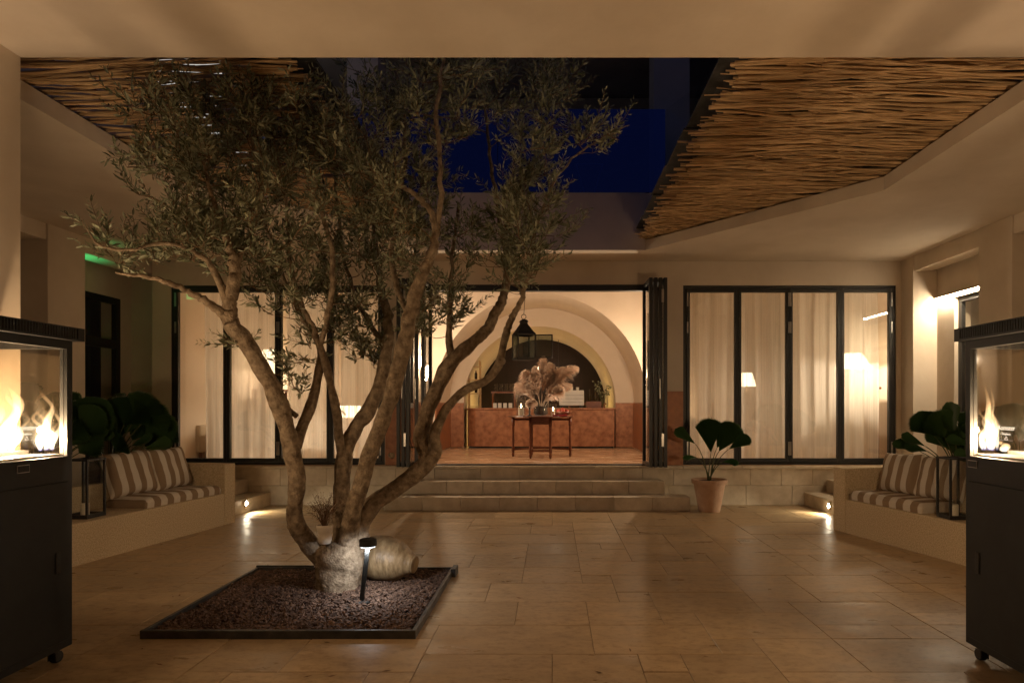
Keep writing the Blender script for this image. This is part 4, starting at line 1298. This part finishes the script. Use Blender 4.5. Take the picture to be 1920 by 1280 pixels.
# ================================================================== OLIVE TREE
TYC = 5.45
tree = empty('olive_tree', (px_x(638, TYC), TYC, 0), 0, 'big multi-stemmed olive tree growing from the mulch bed', 'tree')
limbs = [
    # (px, py, depth offset, diameter px)
    [(638, 1125, 0, 100), (638, 1100, 0, 86), (638, 1070, 0, 82), (640, 1040, 0, 84), (645, 1015, 0, 76)],
    [(628, 1075, 0, 52), (606, 1045, -.02, 46), (576, 1014, -.06, 41), (556, 982, -.1, 37), (554, 945, -.12, 34), (556, 900, -.14, 36), (549, 850, -.17, 36), (537, 800, -.2, 36), (517, 740, -.25, 36),
     (492, 692, -.3, 35), (462, 645, -.35, 34), (438, 612, -.4, 34), (430, 580, -.42, 29), (438, 535, -.45, 27), (440, 495, -.48, 23), (432, 468, -.5, 18), (415, 420, -.52, 13), (395, 360, -.55, 9), (380, 300, -.55, 6)],
    [(440, 612, -.4, 30), (408, 580, -.45, 20), (370, 556, -.5, 15), (330, 536, -.55, 12), (280, 520, -.6, 9), (218, 511, -.65, 5)],
    [(430, 575, -.42, 18), (395, 500, -.5, 13), (360, 470, -.55, 10), (300, 455, -.6, 9), (240, 470, -.7, 7), (180, 455, -.7, 5), (155, 412, -.7, 3)],
    [(553, 838, -.16, 30), (566, 800, -.12, 24), (585, 755, -.06, 22), (597, 700, 0, 18), (600, 650, .06, 14), (570, 600, .1, 11), (540, 540, .1, 10), (510, 460, .1, 8), (480, 380, .1, 6)],
    [(556, 780, -.12, 12), (540, 765, -.1, 10), (520, 740, -.06, 8)],
    [(644, 1030, 0, 46), (640, 985, .04, 38), (640, 935, .08, 36), (643, 880, .1, 34), (650, 840, .12, 33), (668, 800, .15, 32), (690, 770, .2, 32), (712, 720, .26, 30), (724, 664, .32, 26), (728, 600, .36, 20), (715, 540, .4, 15), (705, 470, .42, 12), (700, 390, .45, 9), (690, 300, .45, 7), (680, 200, .45, 5)],
    [(645, 868, .1, 22), (636, 820, .06, 19), (632, 775, .04, 20), (622, 730, .02, 17), (610, 680, 0, 17), (597, 640, -.03, 14), (580, 600, -.06, 12), (560, 560, -.1, 11), (545, 500, -.14, 9), (540, 440, -.15, 7), (530, 330, -.2, 6), (500, 230, -.2, 4)],
    [(600, 650, -.02, 13), (612, 610, -.05, 12), (620, 560, -.1, 12), (624, 500, -.16, 12), (618, 450, -.2, 11), (606, 405, -.22, 10), (596, 372, -.22, 9)],
    [(652, 1040, -.02, 50), (655, 990, -.06, 40), (668, 934, -.1, 36), (684, 880, -.12, 34), (704, 820, -.15, 34), (728, 760, -.18, 32), (745, 700, -.2, 32), (760, 640, -.22, 32), (770, 585, -.24, 30), (785, 530, -.26, 25), (803, 490, -.28, 20), (817, 445, -.3, 16), (808, 400, -.32, 13), (785, 370, -.33, 12), (750, 350, -.35, 9), (705, 345, -.36, 5)],
    [(818, 440, -.3, 14), (828, 380, -.32, 12), (826, 300, -.33, 11), (818, 220, -.33, 10), (826, 150, -.35, 8), (835, 80, -.36, 6)],
    [(660, 1040, .0, 48), (672, 1005, .02, 42), (684, 965, .04, 40), (712, 935, .07, 38), (752, 908, .1, 36), (790, 878, .12, 36), (812, 850, .12, 33), (815, 815, .12, 24), (824, 790, .11, 22), (840, 762, .1, 20), (874, 730, .08, 19), (912, 712, .05, 19), (936, 680, .02, 17), (946, 635, 0, 15), (958, 598, -.02, 14), (972, 570, -.04, 12), (990, 520, -.05, 9), (1000, 450, -.05, 8), (1020, 380, -.05, 7), (1060, 310, -.05, 5), (1110, 270, -.05, 4), (1180, 235, -.05, 2)],
    [(806, 860, .13, 34), (790, 822, .16, 34), (800, 775, .18, 32), (822, 722, .2, 31), (848, 678, .22, 30), (880, 648, .24, 26), (910, 622, .26, 23), (930, 585, .28, 22), (945, 550, .3, 18), (950, 500, .3, 14), (940, 430, .3, 10), (925, 340, .3, 8), (915, 250, .3, 6), (905, 150, .3, 4)],
    [(848, 675, .22, 22), (842, 640, .24, 16), (842, 590, .26, 12), (845, 540, .28, 10), (850, 460, .3, 8), (860, 380, .32, 6)],
    [(725, 650, .32, 14), (690, 600, .4, 11), (660, 540, .45, 9), (640, 450, .5, 7), (630, 330, .5, 6), (620, 220, .5, 4)],
    [(770, 600, -.22, 14), (745, 540, -.1, 12), (735, 470, -.05, 11), (745, 400, 0, 9), (760, 300, 0, 8), (755, 200, 0, 6), (740, 120, 0, 5)],
    [(440, 500, -.48, 14), (470, 440, -.4, 10), (490, 360, -.35, 8), (470, 260, -.3, 7), (455, 170, -.3, 4)],
]
nodes = []          # (point, radius)
tp0 = world_loc(tree)
bend = random.Random(3)


def smooth_path(pts, sub=3):
    out = []
    n = len(pts)
    for i in range(n - 1):
        p0, p1, p2, p3 = pts[max(0, i - 1)], pts[i], pts[i + 1], pts[min(n - 1, i + 2)]
        for s in range(sub):
            t_ = s / sub
            out.append(tuple(0.5 * ((2 * b) + (-a + c_) * t_ + (2 * a - 5 * b + 4 * c_ - d) * t_ ** 2 + (-a + 3 * b - 3 * c_ + d) * t_ ** 3) for a, b, c_, d in zip(p0, p1, p2, p3)))
    out.append(tuple(pts[-1]))
    return out


for li, L in enumerate(limbs):
    pts, rs = [], []
    for (px, py, dy, dia) in smooth_path(L, 7 if L[0][3] > 25 else 4):
        Y = TYC + dy * 1.25
        p = P3(px, py, Y)
        if py < 640: p += Vector((bend.gauss(0, .006), bend.gauss(0, .006), bend.gauss(0, .004)))
        pts.append(p); rs.append(max(.003, dia * (1.0 if li == 0 else .87) / 2 / FPX * Y))
        if py < 700: nodes.append((p, rs[-1]))
    MB().tube(pts, rs, 22 if L[0][3] > 25 else 8, True, .24, li).build('trunk' if li == 0 else 'limb', M['bark'], tree, smooth=True)
# knots where limbs were sawn off
for (px, py, dy, r_) in ((553, 905, -.16, .028), (548, 985, -.12, .022), (940, 675, .02, .03), (737, 722, -.2, .03), (735, 852, -.15, .02)):
    p = P3(px, py, TYC + dy)
    MB().lathe([(r_ * 1.3, -.05), (r_ * 1.1, .0), (r_ * .7, .02), (r_ * .3, .008)], 10, p + Vector((0, -.05, 0)), Matrix.Rotation(rad(80), 4, 'X')).build('knot', M['bark'], tree, smooth=True)

# crown: clumps of twigs (px, py, rx, ry, depth centre, depth half range, weight)
clumps = [(560, 320, 205, 195, -.1, .9, 122), (420, 380, 130, 130, -.3, .7, 85), (320, 240, 95, 95, -.75, .35, 32), (420, 190, 90, 60, -.6, .3, 16), (480, 200, 110, 90, -.1, .7, 40), (640, 200, 110, 95, .1, .8, 60),
          (820, 200, 75, 95, -.2, .7, 62), (740, 330, 110, 140, 0, .8, 85), (850, 130, 70, 30, -.2, .5, 16), (990, 400, 70, 90, 0, .5, 62), (1000, 270, 55, 70, 0, .5, 34), (970, 500, 55, 55, 0, .4, 30),
          (1110, 265, 70, 28, -.05, .2, 17), (1040, 160, 60, 48, .5, .4, 24), (930, 190, 30, 70, .4, .4, 18), (330, 465, 90, 50, -.55, .4, 34), (220, 475, 40, 30, -.65, .2, 9), (480, 470, 110, 70, -.2, .6, 50),
          (520, 560, 80, 40, .0, .4, 18), (680, 640, 45, 60, .4, .3, 26), (660, 540, 90, 60, .3, .5, 40), (790, 590, 40, 55, .0, .4, 20), (845, 580, 36, 60, .3, .3, 18), (550, 715, 28, 50, -.05, .15, 9), (600, 630, 50, 45, .2, .3, 12), (870, 470, 50, 60, .2, .4, 18), (730, 450, 90, 70, .1, .7, 40), (270, 330, 40, 50, -.6, .3, 10), (440, 640, 22, 20, -.4, .1, 2)]
att = []
tr_ = random.Random(21)
for (cx, cy, rx, ry, dc, dr, w) in clumps:
    for k in range(int(w * .75)):
        while True:
            a, b, c_ = tr_.uniform(-1, 1), tr_.uniform(-1, 1), tr_.uniform(-1, 1)
            if a * a + b * b + c_ * c_ < 1: break
        Y = TYC + dc + c_ * dr
        p = P3(cx + a * rx, cy + b * ry, Y)
        if p.z > 4.0 and p.x < -1.75: p.z = 4.0 - tr_.uniform(0, .35)
        att.append(p)
import numpy as np
NP = np.array([list(n[0]) for n in nodes]); NR = [n[1] for n in nodes]
dist0 = [float(np.min(np.sum((NP - np.array(list(p))) ** 2, 1))) for p in att]
order = sorted(range(len(att)), key=lambda i: dist0[i])
twigs = MB(); leaves = MB()
NPl = [list(p) for p in NP]
arr = np.zeros((len(NPl) + len(att) * 5, 3)); arr[:len(NPl)] = NP; cnt = len(NPl)


def leafpair(p, d, L, rr):
    side = d.cross(Vector((rr.gauss(0, 1), rr.gauss(0, 1), rr.gauss(0, 1))))
    if side.length < .01: return
    side.normalize()
    for s in (-1, 1):
        ld = (d * rr.uniform(.45, .95) + side * s * rr.uniform(.6, 1.0)).normalized()
        w = ld.cross(d).normalized()
        w = (w + Vector((rr.gauss(0, .35), rr.gauss(0, .35), rr.gauss(0, .35))))
        w = (w - ld * w.dot(ld)).normalized()
        nn = ld.cross(w)
        l = L * rr.uniform(.75, 1.2); hw = l * rr.uniform(.11, .155)
        b = p + ld * .004
        m1 = b + ld * l * .35; m2 = b + ld * l * .7; e = b + ld * l - nn * l * .06
        f = nn * hw * .35
        leaves.add([b, m1 + w * hw + f, m2 + w * hw * .85 + f, e, m2 - w * hw * .85 + f, m1 - w * hw + f, m1, m2],
                   [(0, 6, 1), (1, 6, 7, 2), (2, 7, 3), (0, 5, 6), (5, 4, 7, 6), (4, 3, 7)])


for i in order:
    p = att[i]
    q = arr[:cnt]
    dd = np.sum((q - np.array(list(p))) ** 2, 1) + np.maximum(0, q[:, 2] - p.z) * .35
    j = int(np.argmin(dd))
    a = Vector(arr[j])
    L = (p - a).length
    if L > .9:
        p = a + (p - a) * (.9 / L); L = .9
    side = Vector((tr_.gauss(0, 1), tr_.gauss(0, 1), tr_.gauss(0, .6))) * L * .12
    pts = [a + (p - a) * t_ + side * math.sin(t_ * math.pi) for t_ in (0, .25, .5, .75, 1)]
    r0 = .0075 if L > .3 else .0048
    twigs.tube(pts, [r0, r0 * .85, r0 * .7, r0 * .55, r0 * .4], 5, False)
    for q_ in pts[2:]:
        arr[cnt] = list(q_); cnt += 1
    dirn = (p - a).normalized() if L > .02 else Vector((0, 0, 1))
    for k in range(tr_.randint(2, 4)):
        st = pts[tr_.choice((2, 3, 4, 4))]
        sd = (dirn * .5 + Vector((tr_.gauss(0, .5), tr_.gauss(0, .5), tr_.gauss(.6, .5)))).normalized()
        if sd.z < .05: sd.z = abs(sd.z) * .6 + .1; sd.normalize()
        n = tr_.randint(5, 12)
        stp = tr_.uniform(.022, .034)
        cur = st.copy(); sp = [cur.copy()]
        for s in range(n):
            sd = (sd + Vector((tr_.gauss(0, .09), tr_.gauss(0, .09), tr_.gauss(.02, .08)))).normalized()
            cur = cur + sd * stp
            sp.append(cur.copy())
            if cur.z > 4.08 and cur.x < -1.8: break
            leafpair(cur, sd, tr_.uniform(.048, .092) * (1 - .35 * s / n), tr_)
        twigs.tube(sp[::2] if len(sp) > 4 else sp, .0022, 3, False)
twigs.build('twigs', M['twig'], tree, kind='stuff')
leaves.build('foliage', M['olive'], tree, kind='stuff')

# a few dropped olive leaves on the paving and the mulch
fallen = MB()
for k in range(70):
    x, y = tr_.gauss(-1.9, 1.5), tr_.gauss(5.2, 1.3)
    if y < 3.4 or x < -3.6: continue
    inbed = PLX0 < x < PLX1 and PLY0 < y < PLY1
    z0 = mulch_z(x, y) + .016 if inbed else .004
    a = tr_.uniform(0, 6.28); l = tr_.uniform(.022, .036); d = Vector((math.cos(a), math.sin(a), tr_.uniform(-.05, .12))) * l; w = Vector((-math.sin(a), math.cos(a), 0)) * l * .26
    c = Vector((x, y, z0))
    fallen.add([c - d, c + w - d * .2, c + d, c - w - d * .2], [(0, 1, 2, 3)])
tag(fallen.build('fallen_leaves', M['dry']), 'scattered dry olive leaves on the floor round the planting bed', 'leaves', None, 'stuff')

# little white pot with dried plant lodged in the fork
wp = empty('white_pot', P3(609, 1018, 5.27), 0, 'small white clay pot with a dried plant lodged in the olive fork', 'pot')
MB().lathe([(.0, 0), (.045, .0), (.055, .03), (.057, .06), (.048, .075), (.062, .10), (.068, .14), (.064, .155), (.058, .15), (.05, .11), (.0, .10)], 28, caps=False).build('pot', M['white_clay'], wp, local=True, smooth=True)
mb = MB(); m2 = MB()
for k in range(46):
    a = tr_.uniform(0, 6.28); q = tr_.uniform(.05, .21)
    e = Vector((q * math.cos(a) - .01, q * .7 * math.sin(a), .14 + tr_.uniform(.10, .30)))
    pts = [Vector((0, 0, .11)), Vector((e.x * .35, e.y * .35, .14 + (e.z - .14) * .55)), e]
    m2.tube(pts, [.0022, .0018, .001], 3, False)
    for s in range(22):
        c = pts[1].lerp(e, tr_.uniform(-.2, 1)) + Vector((tr_.gauss(0, .012), tr_.gauss(0, .012), tr_.gauss(0, .012)))
        d = Vector((tr_.gauss(0, 1), tr_.gauss(0, 1), tr_.gauss(0, 1))).normalized() * tr_.uniform(.006, .013)
        w = d.cross(Vector((.3, .5, .8))).normalized() * .003
        mb.add([c - d, c + w, c + d, c - w], [(0, 1, 2, 3)])
m2.build('dry_stalks', M['dry'], wp, local=True); mb.build('dry_leaves', M['dry'], wp, local=True, kind='stuff')

# lantern hung from the right limb, its glazed door swung open
YH = TYC - .05
hl = empty('hanging_lantern', P3(982, 672, YH), 0, 'old metal lantern with open glazed door hung from the olive branch', 'lantern')
k_ = YH / FPX
lw, lh = 33 * k_, 44 * k_
Rz = Matrix.Rotation(rad(22), 4, 'Z')


def lbox(m, x0, x1, y0, y1, z0, z1, Mx):
    q = len(m.v); m.box(x0, x1, y0, y1, z0, z1); m.v[q:] = [tuple(Mx @ Vector(p)) for p in m.v[q:]]


m = MB(); t_ = .009
for sx in (-1, 1):
    for sy in (-1, 1):
        lbox(m, sx * lw / 2 - t_ / 2, sx * lw / 2 + t_ / 2, sy * lw / 2 - t_ / 2, sy * lw / 2 + t_ / 2, .0, lh, Rz)
for z in (0, lh):
    for s in (-1, 1):
        lbox(m, -lw / 2, lw / 2, s * lw / 2 - .006, s * lw / 2 + .006, z - .006, z + .006, Rz)
        lbox(m, s * lw / 2 - .006, s * lw / 2 + .006, -lw / 2, lw / 2, z - .007, z + .005, Rz)
lbox(m, -lw / 2, lw / 2, -lw / 2, lw / 2, -.014, -.007, Rz)
m.build('frame', M['iron'], hl, local=True)
zr = lh + .006
m = MB()
Mr = Rz @ Matrix.Rotation(rad(45), 4, 'Z')
m.lathe([(lw * .78, zr), (lw * .62, zr + .02), (lw * .26, zr + .085), (lw * .24, zr + .10), (lw * .3, zr + .105), (lw * .22, zr + .12), (.006, zr + .13)], 4, (0, 0, 0), Mr)
m.build('roof', M['iron'], hl, local=True)
m = MB(); m.tube([(.02 * math.cos(a), 0, zr + .148 + .02 * math.sin(a)) for a in [q * math.pi / 6 for q in range(13)]], .003, 6)
m.build('ring', M['iron'], hl, local=True)
MB().tube([(0, 0, zr + .165), (.004, 0, zr + .21), P3(985, 545, YH) - P3(982, 672, YH)], .0025, 5).build('hook', M['iron'], hl, local=True)
for (x0, x1, y0, y1) in ((-lw / 2, lw / 2, lw / 2 - .001, lw / 2 + .001), (-lw / 2 - .001, -lw / 2 + .001, -lw / 2, lw / 2), (lw / 2 - .001, lw / 2 + .001, -lw / 2, lw / 2)):
    m = MB(); lbox(m, x0, x1, y0, y1, .006, lh - .006, Rz); m.build('pane', M['oldglass'], hl, local=True)
Md = Rz @ Matrix.Translation((lw / 2, -lw / 2, 0)) @ Matrix.Rotation(rad(-28), 4, 'Z')
m = MB()
for (x0, x1, z0, z1) in ((0, .01, 0, lh), (lw - .01, lw, 0, lh), (.01, lw - .01, 0, .01), (.01, lw - .01, lh - .01, lh)):
    lbox(m, x0, x1, -.004, .004, z0, z1, Md)
dl = m.build('lantern_door', M['iron'], hl, local=True)
m = MB(); lbox(m, .01, lw - .01, -.001, .001, .01, lh - .01, Md); m.build('pane', M['oldglass'], dl, local=True)

# ================================================================== BRUSHWOOD CANOPIES
def stick_mesh(seed):
    rr = random.Random(seed)
    n = 13
    ph = [rr.uniform(0, 6) for _ in range(4)]
    a1, a2 = rr.uniform(.02, .062), rr.uniform(.008, .024)
    pts = [(k / n, a1 * math.sin(ph[0] + 4.2 * k / n * rr.uniform(.97, 1.03)) + a2 * math.sin(ph[1] + 11 * k / n), .012 * math.sin(ph[2] + 6 * k / n) + .006 * math.sin(ph[3] + 14 * k / n)) for k in range(n + 1)]
    r0 = rr.uniform(.008, .017)
    rs = [r0 * (1.05 - .55 * k / n) * rr.uniform(.88, 1.12) for k in range(n + 1)]
    # circular section in y,z only: the x axis is stretched to the stick's length
    vs, fs = [], []
    for p, r_ in zip(pts, rs):
        for q in range(5):
            an = 2 * math.pi * q / 5
            vs.append((p[0], p[1] + r_ * math.cos(an), p[2] + r_ * math.sin(an)))
    for k in range(n):
        for q in range(5): fs.append((k * 5 + q, k * 5 + (q + 1) % 5, (k + 1) * 5 + (q + 1) % 5, (k + 1) * 5 + q))
    fs += [(4, 3, 2, 1, 0), tuple(range(n * 5, n * 5 + 5))]
    me = MB().add(vs, fs).mesh('stick', smooth=True)
    me.materials.append(M['stick'])
    return me


smesh = [stick_mesh(100 + k) for k in range(18)]


def canopy(sd, xin, xout, ycorner, xend, label, sheets):
    o = empty('brushwood_canopy', (sd * xin, 7, 4.1), 0, label, 'canopy')
    y = YE + .02
    k = 0
    while y < 9.78 and k < 296:
        xo = xout if y < ycorner else xout + (xend - xout) * (y - ycorner) / (9.62 - ycorner)
        xo = max(xo, xin + .12) + .16
        xi = xin + R.uniform(-.10, .10) - (.10 if R.random() < .12 else 0)
        me = R.choice(smesh)
        L = xo - xi
        if R.random() < .5: xs, sx = xi, L
        else: xs, sx = xo, -L
        s_ = inst('stick', me, o, (sd * xs - sd * xin, y - 7, .012 + (k % 2) * .022 + R.uniform(-.004, .01)), (0, 0, R.gauss(0, .02)), (sd * sx, R.choice((-1, 1)) * min(1, L / 1.4 + .25), R.uniform(.85, 1.15)))
        y += R.uniform(.012, .024) if R.random() < (.95 if sd > 0 else .86) else .045
        k += 1
    # thin brush lying across and between the sticks
    fill = MB()
    y = YE + .03
    while y < 9.6:
        xo = xout if y < ycorner else xout + (xend - xout) * (y - ycorner) / (9.62 - ycorner)
        xo = max(xo, xin + .15) + .05
        L = min(xo - xin, R.uniform(.5, 1.5))
        x0 = R.uniform(xin - .12, max(xin - .1, xo - L))
        r_ = R.uniform(.004, .010); ph, am, sl = R.uniform(0, 6), R.uniform(.01, .045), R.gauss(0, .05)
        zz = 4.1 + R.uniform(-.004, .05)
        fill.tube([(sd * (x0 + L * q / 8), y + am * math.sin(ph + 5 * q / 8) + sl * L * q / 8, zz + .012 * math.sin(ph * 2 + 7 * q / 8)) for q in range(9)], [r_ * (1.1 - .07 * q) for q in range(9)], 5)
        y += R.uniform(.008, .022) * (1.0 if sd > 0 else 2.2)
    fill.build('loose_brush', M['stick'], o, smooth=True, kind='stuff')
    # battens the sticks are tied to
    for xb in (xin + .35, (xin + xout) / 2, xout - .25):
        ym = 9.5 if xb < xin + .6 else ycorner + (9.62 - ycorner) * (xb - xout) / (xend - xout) - .1
        MB().box(sd * xb - .02, sd * xb + .02, YE + .02, ym, 4.185, 4.22).build('batten', M['wood'], o)
    return o


canopy(1, 1.40, 3.6, 6.94, 1.40, 'brushwood canopy of wavy sticks over the right side of the court', True)
canopy(-1, 1.95, 4.05, 6.94, 1.85, 'brushwood canopy of wavy sticks above the left of the olive tree', True)
for (sd, xa, xb, lab) in ((1, 1.27, 3.75, 'dark lapped roofing sheets lying on the right brushwood canopy'), (-1, 1.80, 2.35, 'dark lapped roofing sheets along the edge of the left brushwood canopy')):
    o = empty('roofing_sheets', (sd * xa, 7, 4.24), 0, lab, 'roofing')
    y = YE - .1; k = 0
    while y < 9.6:
        MB().box(sd * (xa + R.uniform(-.02, .02)), sd * xb, y, min(9.6, y + 1.02), 4.235 + (k % 2) * .018, 4.247 + (k % 2) * .018).build('roof_sheet', M['sheet'], o)
        y += .96; k += 1

# ================================================================== FIRE TOWERS
def fire_tower(xface, sd, yfar, label, flames):
    """xface = plane of the side seen by the camera, sd = +1 when the body lies to the left of it (towards -x)"""
    Wd, Dp = .52, .95
    zb, zg, zt, ztop = .10, px_z(852, yfar), px_z(664, yfar), px_z(640, yfar)
    y1, y0 = yfar, yfar - Dp
    xa, xb = (xface - Wd, xface) if sd > 0 else (xface, xface + Wd)
    o = empty('fire_tower', ((xa + xb) / 2, (y0 + y1) / 2, 0), 0, label, 'fireplace')
    MB().box(xa, xb, y0, y1, zb, zg - .004).build('cabinet', M['black'], o, bevel=.006, seg=2)
    xs = xface; e = sd * .006
    pz1 = zg - .16
    dr = MB().box(xs + e * .2, xs + e * 2, y0 + .06, y1 - .045, zb + .05, pz1).build('cabinet_door', M['black'], o, bevel=.004)
    hz = px_z(1052, yfar - .1)
    MB().box(xs + e * 2, xs + e * 3.2, y1 - .155, y1 - .115, hz - .065, hz + .065).build('handle', M['iron'], dr, bevel=.003)
    np_ = MB().box(xs + e * .2, xs + e * .8, y1 - (.42 if sd > 0 else .115), y1 - (.335 if sd > 0 else .028), zg - .075, zg - .03).build('name_plate', M['steel'], o)
    MB().box(xs + e * .8, xs + e * 1.1, y1 - (.416 if sd > 0 else .111), y1 - (.339 if sd > 0 else .032), zg - .071, zg - .034).build('plate_face', M['black'], np_)
    # corner posts and top rails
    p = .045
    for (cx, cy) in ((xa, y0), (xb - p, y0), (xa, y1 - p), (xb - p, y1 - p)):
        MB().box(cx, cx + p, cy, cy + p, zg - .003, zt + .03).build('corner_post', M['black'], o)
    MB().box(xa, xb, y0, y0 + p, zt + .03, ztop).box(xa, xb, y1 - p, y1, zt + .03, ztop).box(xa, xa + p, y0 + p, y1 - p, zt + .03, ztop).box(xb - p, xb, y0 + p, y1 - p, zt + .03, ztop).build('top_rail', M['black'], o)
    for (a, b, c_, d) in ((xa + p, xb - p, y0 + .018, y0 + .024), (xa + p, xb - p, y1 - .024, y1 - .018), (xa + .018, xa + .024, y0 + p, y1 - p), (xb - .024, xb - .018, y0 + p, y1 - p)):
        MB().box(a, b, c_, d, zg, zt + .03).build('glass_pane', M['fireglass'], o)
    # louvred cap
    ov = .045; zc0, zc1 = ztop + .002, ztop + .078
    for (za, zb_) in ((zc1, zc1 + .005), (zc0, zc0 + .012)):
        MB().box(xa - ov, xb + ov, y0 - ov, y0 - ov + .05, za, zb_).box(xa - ov, xb + ov, y1 + ov - .05, y1 + ov, za, zb_).box(xa - ov, xa - ov + .05, y0 - ov + .05, y1 + ov - .05, za, zb_).box(
            xb + ov - .05, xb + ov, y0 - ov + .05, y1 + ov - .05, za, zb_).build('cap_frame', M['black'], o)
    gb = MB().box(xa - ov + .05, xb + ov - .05, -.006, .006, zc1 - .004, zc1 + .004).mesh('grille_bar', world_loc(o) * 0 + Vector((world_loc(o).x, 0, 0))); gb.materials.append(M['black'])
    yy_ = y0 - ov + .07
    while yy_ < y1 + ov - .06:
        inst('grille_bar', gb, o, (0, yy_ - world_loc(o).y, 0)); yy_ += .034
    MB().box(xa - ov, xb + ov, y1 + ov - .055, y1 + ov, zc0 + .012, zc1).build('cap_end', M['black'], o)
    me = MB().box(-.009, .009, -.005, .005, 0, zc1 - zc0 - .012).mesh('louvre_slat'); me.materials.append(M['black'])
    pl = world_loc(o)
    y = y1 + ov - .07
    while y > y0 - ov:
        for xx in (xa - ov + .012, xb + ov - .012):
            inst('louvre_slat', me, o, (xx - pl.x, y - pl.y, zc0 + .012))
        y -= .021
    # burner
    bz = zg + .004
    MB().box(xa + .03, xb - .03, y0 + .05, y1 - .05, zg - .003, bz + .006).build('burner_tray', M['steel'], o)
    bn = MB().box((xa + xb) / 2 - .05, (xa + xb) / 2 + .05, y0 + .12, y1 - .08, bz + .006, bz + .03).build('burner', M['iron'], o)
    for k, (fy, fx, h, w, lean) in enumerate(flames):
        rr = random.Random(k + int(xface * 100))
        cx, cy = (xa + xb) / 2 + fx, y1 - fy
        for sub in range(5 if h > .2 else 2):
            if sub == 0: hx, hy, hs, ws, ln = 0, 0, 1.0, .72, lean
            else: hx, hy, hs, ws, ln = rr.uniform(-.7, .7) * w, rr.uniform(-1, 1) * w, rr.uniform(.4, 1.08), rr.uniform(.22, .5), lean + rr.uniform(-.06, .06)
            pq, rs = [], []
            f1, f2 = rr.uniform(5, 9), rr.uniform(0, 6)
            for q in range(19):
                t2 = q / 18
                pq.append((cx + hx + .03 * t2 * math.sin(f1 * t2 + f2), cy + hy + ln * t2 ** 1.4 + .04 * t2 * math.sin(f1 * 1.3 * t2 + f2 * 2), bz + .03 + h * hs * t2))
                rs.append(max(.0015, w * ws * (math.sin(math.pi * min(1, (t2 * .86 + .13))) ** .9) * (1 - .6 * t2) * (1 + .2 * math.sin(13 * t2 + f2))))
            if sub == 0: pts = pq[::1]
            MB().tube(pq, rs, 10, True, .5, k + sub * 3).build('flame', M['flame'], o, smooth=True)
        if h > .2:
            for hh_ in (.10, .28):
                q = min(18, round(hh_ * 18))
                lamp('flame_light', tuple(Vector(pts[q]) - pl), FIREPOW * h / 2, FIRE, .026, o)
    # casters
    for (cx, cy) in ((xa + .07, y0 + .07), (xb - .07, y0 + .07), (xa + .07, y1 - .06), (xb - .07, y1 - .06)):
        c_ = MB().box(cx - .022, cx + .022, cy - .022, cy + .022, .06, zb - .0005).box(cx - .026, cx - .02, cy - .02, cy + .035, .02, .07).box(cx + .02, cx + .026, cy - .02, cy + .035, .02, .07).build('caster', M['iron'], o, bevel=.002)
        MB().lathe([(.012, -.021), (.032, -.021), (.036, -.015), (.036, .015), (.032, .021), (.012, .021)], 20, (cx, cy + .018, .037), Matrix.Rotation(rad(90), 4, 'Y')).build('wheel', M['black'], c_, smooth=False)
        MB().lathe([(.004, -.022), (.012, -.0225), (.012, .0225), (.004, .022)], 14, (cx, cy + .018, .037), Matrix.Rotation(rad(90), 4, 'Y')).build('hub', M['steel'], c_)
    # etched lettering on the two long panes, given a glow of its own
    for (xx, ry, yy) in ((xb - .0165, 90, y1 - (.33 if sd > 0 else .22)), (xa + .0165, 90, y1 - (.24 if sd > 0 else .34))):
        for (txt, sz, dz) in (('Aomster', .040, 0), ('Fireplaces', .018, -.028), ('\u25b3', .022, -.055), ('- - - - - - - - - - - - -', .014, -.062)):
            if txt == '\u25b3':
                continue
            cu = bpy.data.curves.new('lettering', 'FONT')
            cu.body = txt; cu.size = sz; cu.align_x = 'CENTER'; cu.extrude = .0004
            tmp = bpy.data.objects.new('lettering', cu); COL.objects.link(tmp)
            bpy.context.view_layer.update()
            me_t = bpy.data.meshes.new_from_object(tmp.evaluated_get(bpy.context.evaluated_depsgraph_get()))
            bpy.data.objects.remove(tmp)
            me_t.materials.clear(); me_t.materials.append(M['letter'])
            tx = bpy.data.objects.new('lettering', me_t); COL.objects.link(tx)
            tx.parent = o
            tx.location = (xx - pl.x, yy - pl.y, px_z(806, yy) + dz)
            tx.rotation_euler = (rad(90), 0, rad(90) if sd > 0 else rad(-90))
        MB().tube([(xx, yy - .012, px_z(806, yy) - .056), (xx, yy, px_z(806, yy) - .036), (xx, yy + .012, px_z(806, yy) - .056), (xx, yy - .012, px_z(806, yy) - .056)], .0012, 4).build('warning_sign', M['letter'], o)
    return o


FIREPOW = 60.0
fire_tower(-3.02, 1, 4.03, 'black fire tower with flames behind glass at the left border',
           ((.105, .18, .40, .040, .02), (.14, .17, .28, .036, .03), (.085, .20, .18, .032, .01), (.14, -.01, .42, .075, .03), (.25, -.05, .3, .07, .05), (.55, .04, .30, .08, .0), (.74, .0, .44, .09, .0)))
fire_tower(2.63, -1, 4.07, 'black fire tower with flames behind glass at the right border',
           ((.095, -.18, .44, .038, .0), (.12, -.17, .36, .036, .01), (.085, -.20, .28, .032, .0), (.20, -.16, .07, .035, .0), (.55, 0, .40, .09, .0), (.76, .0, .40, .09, .0)))
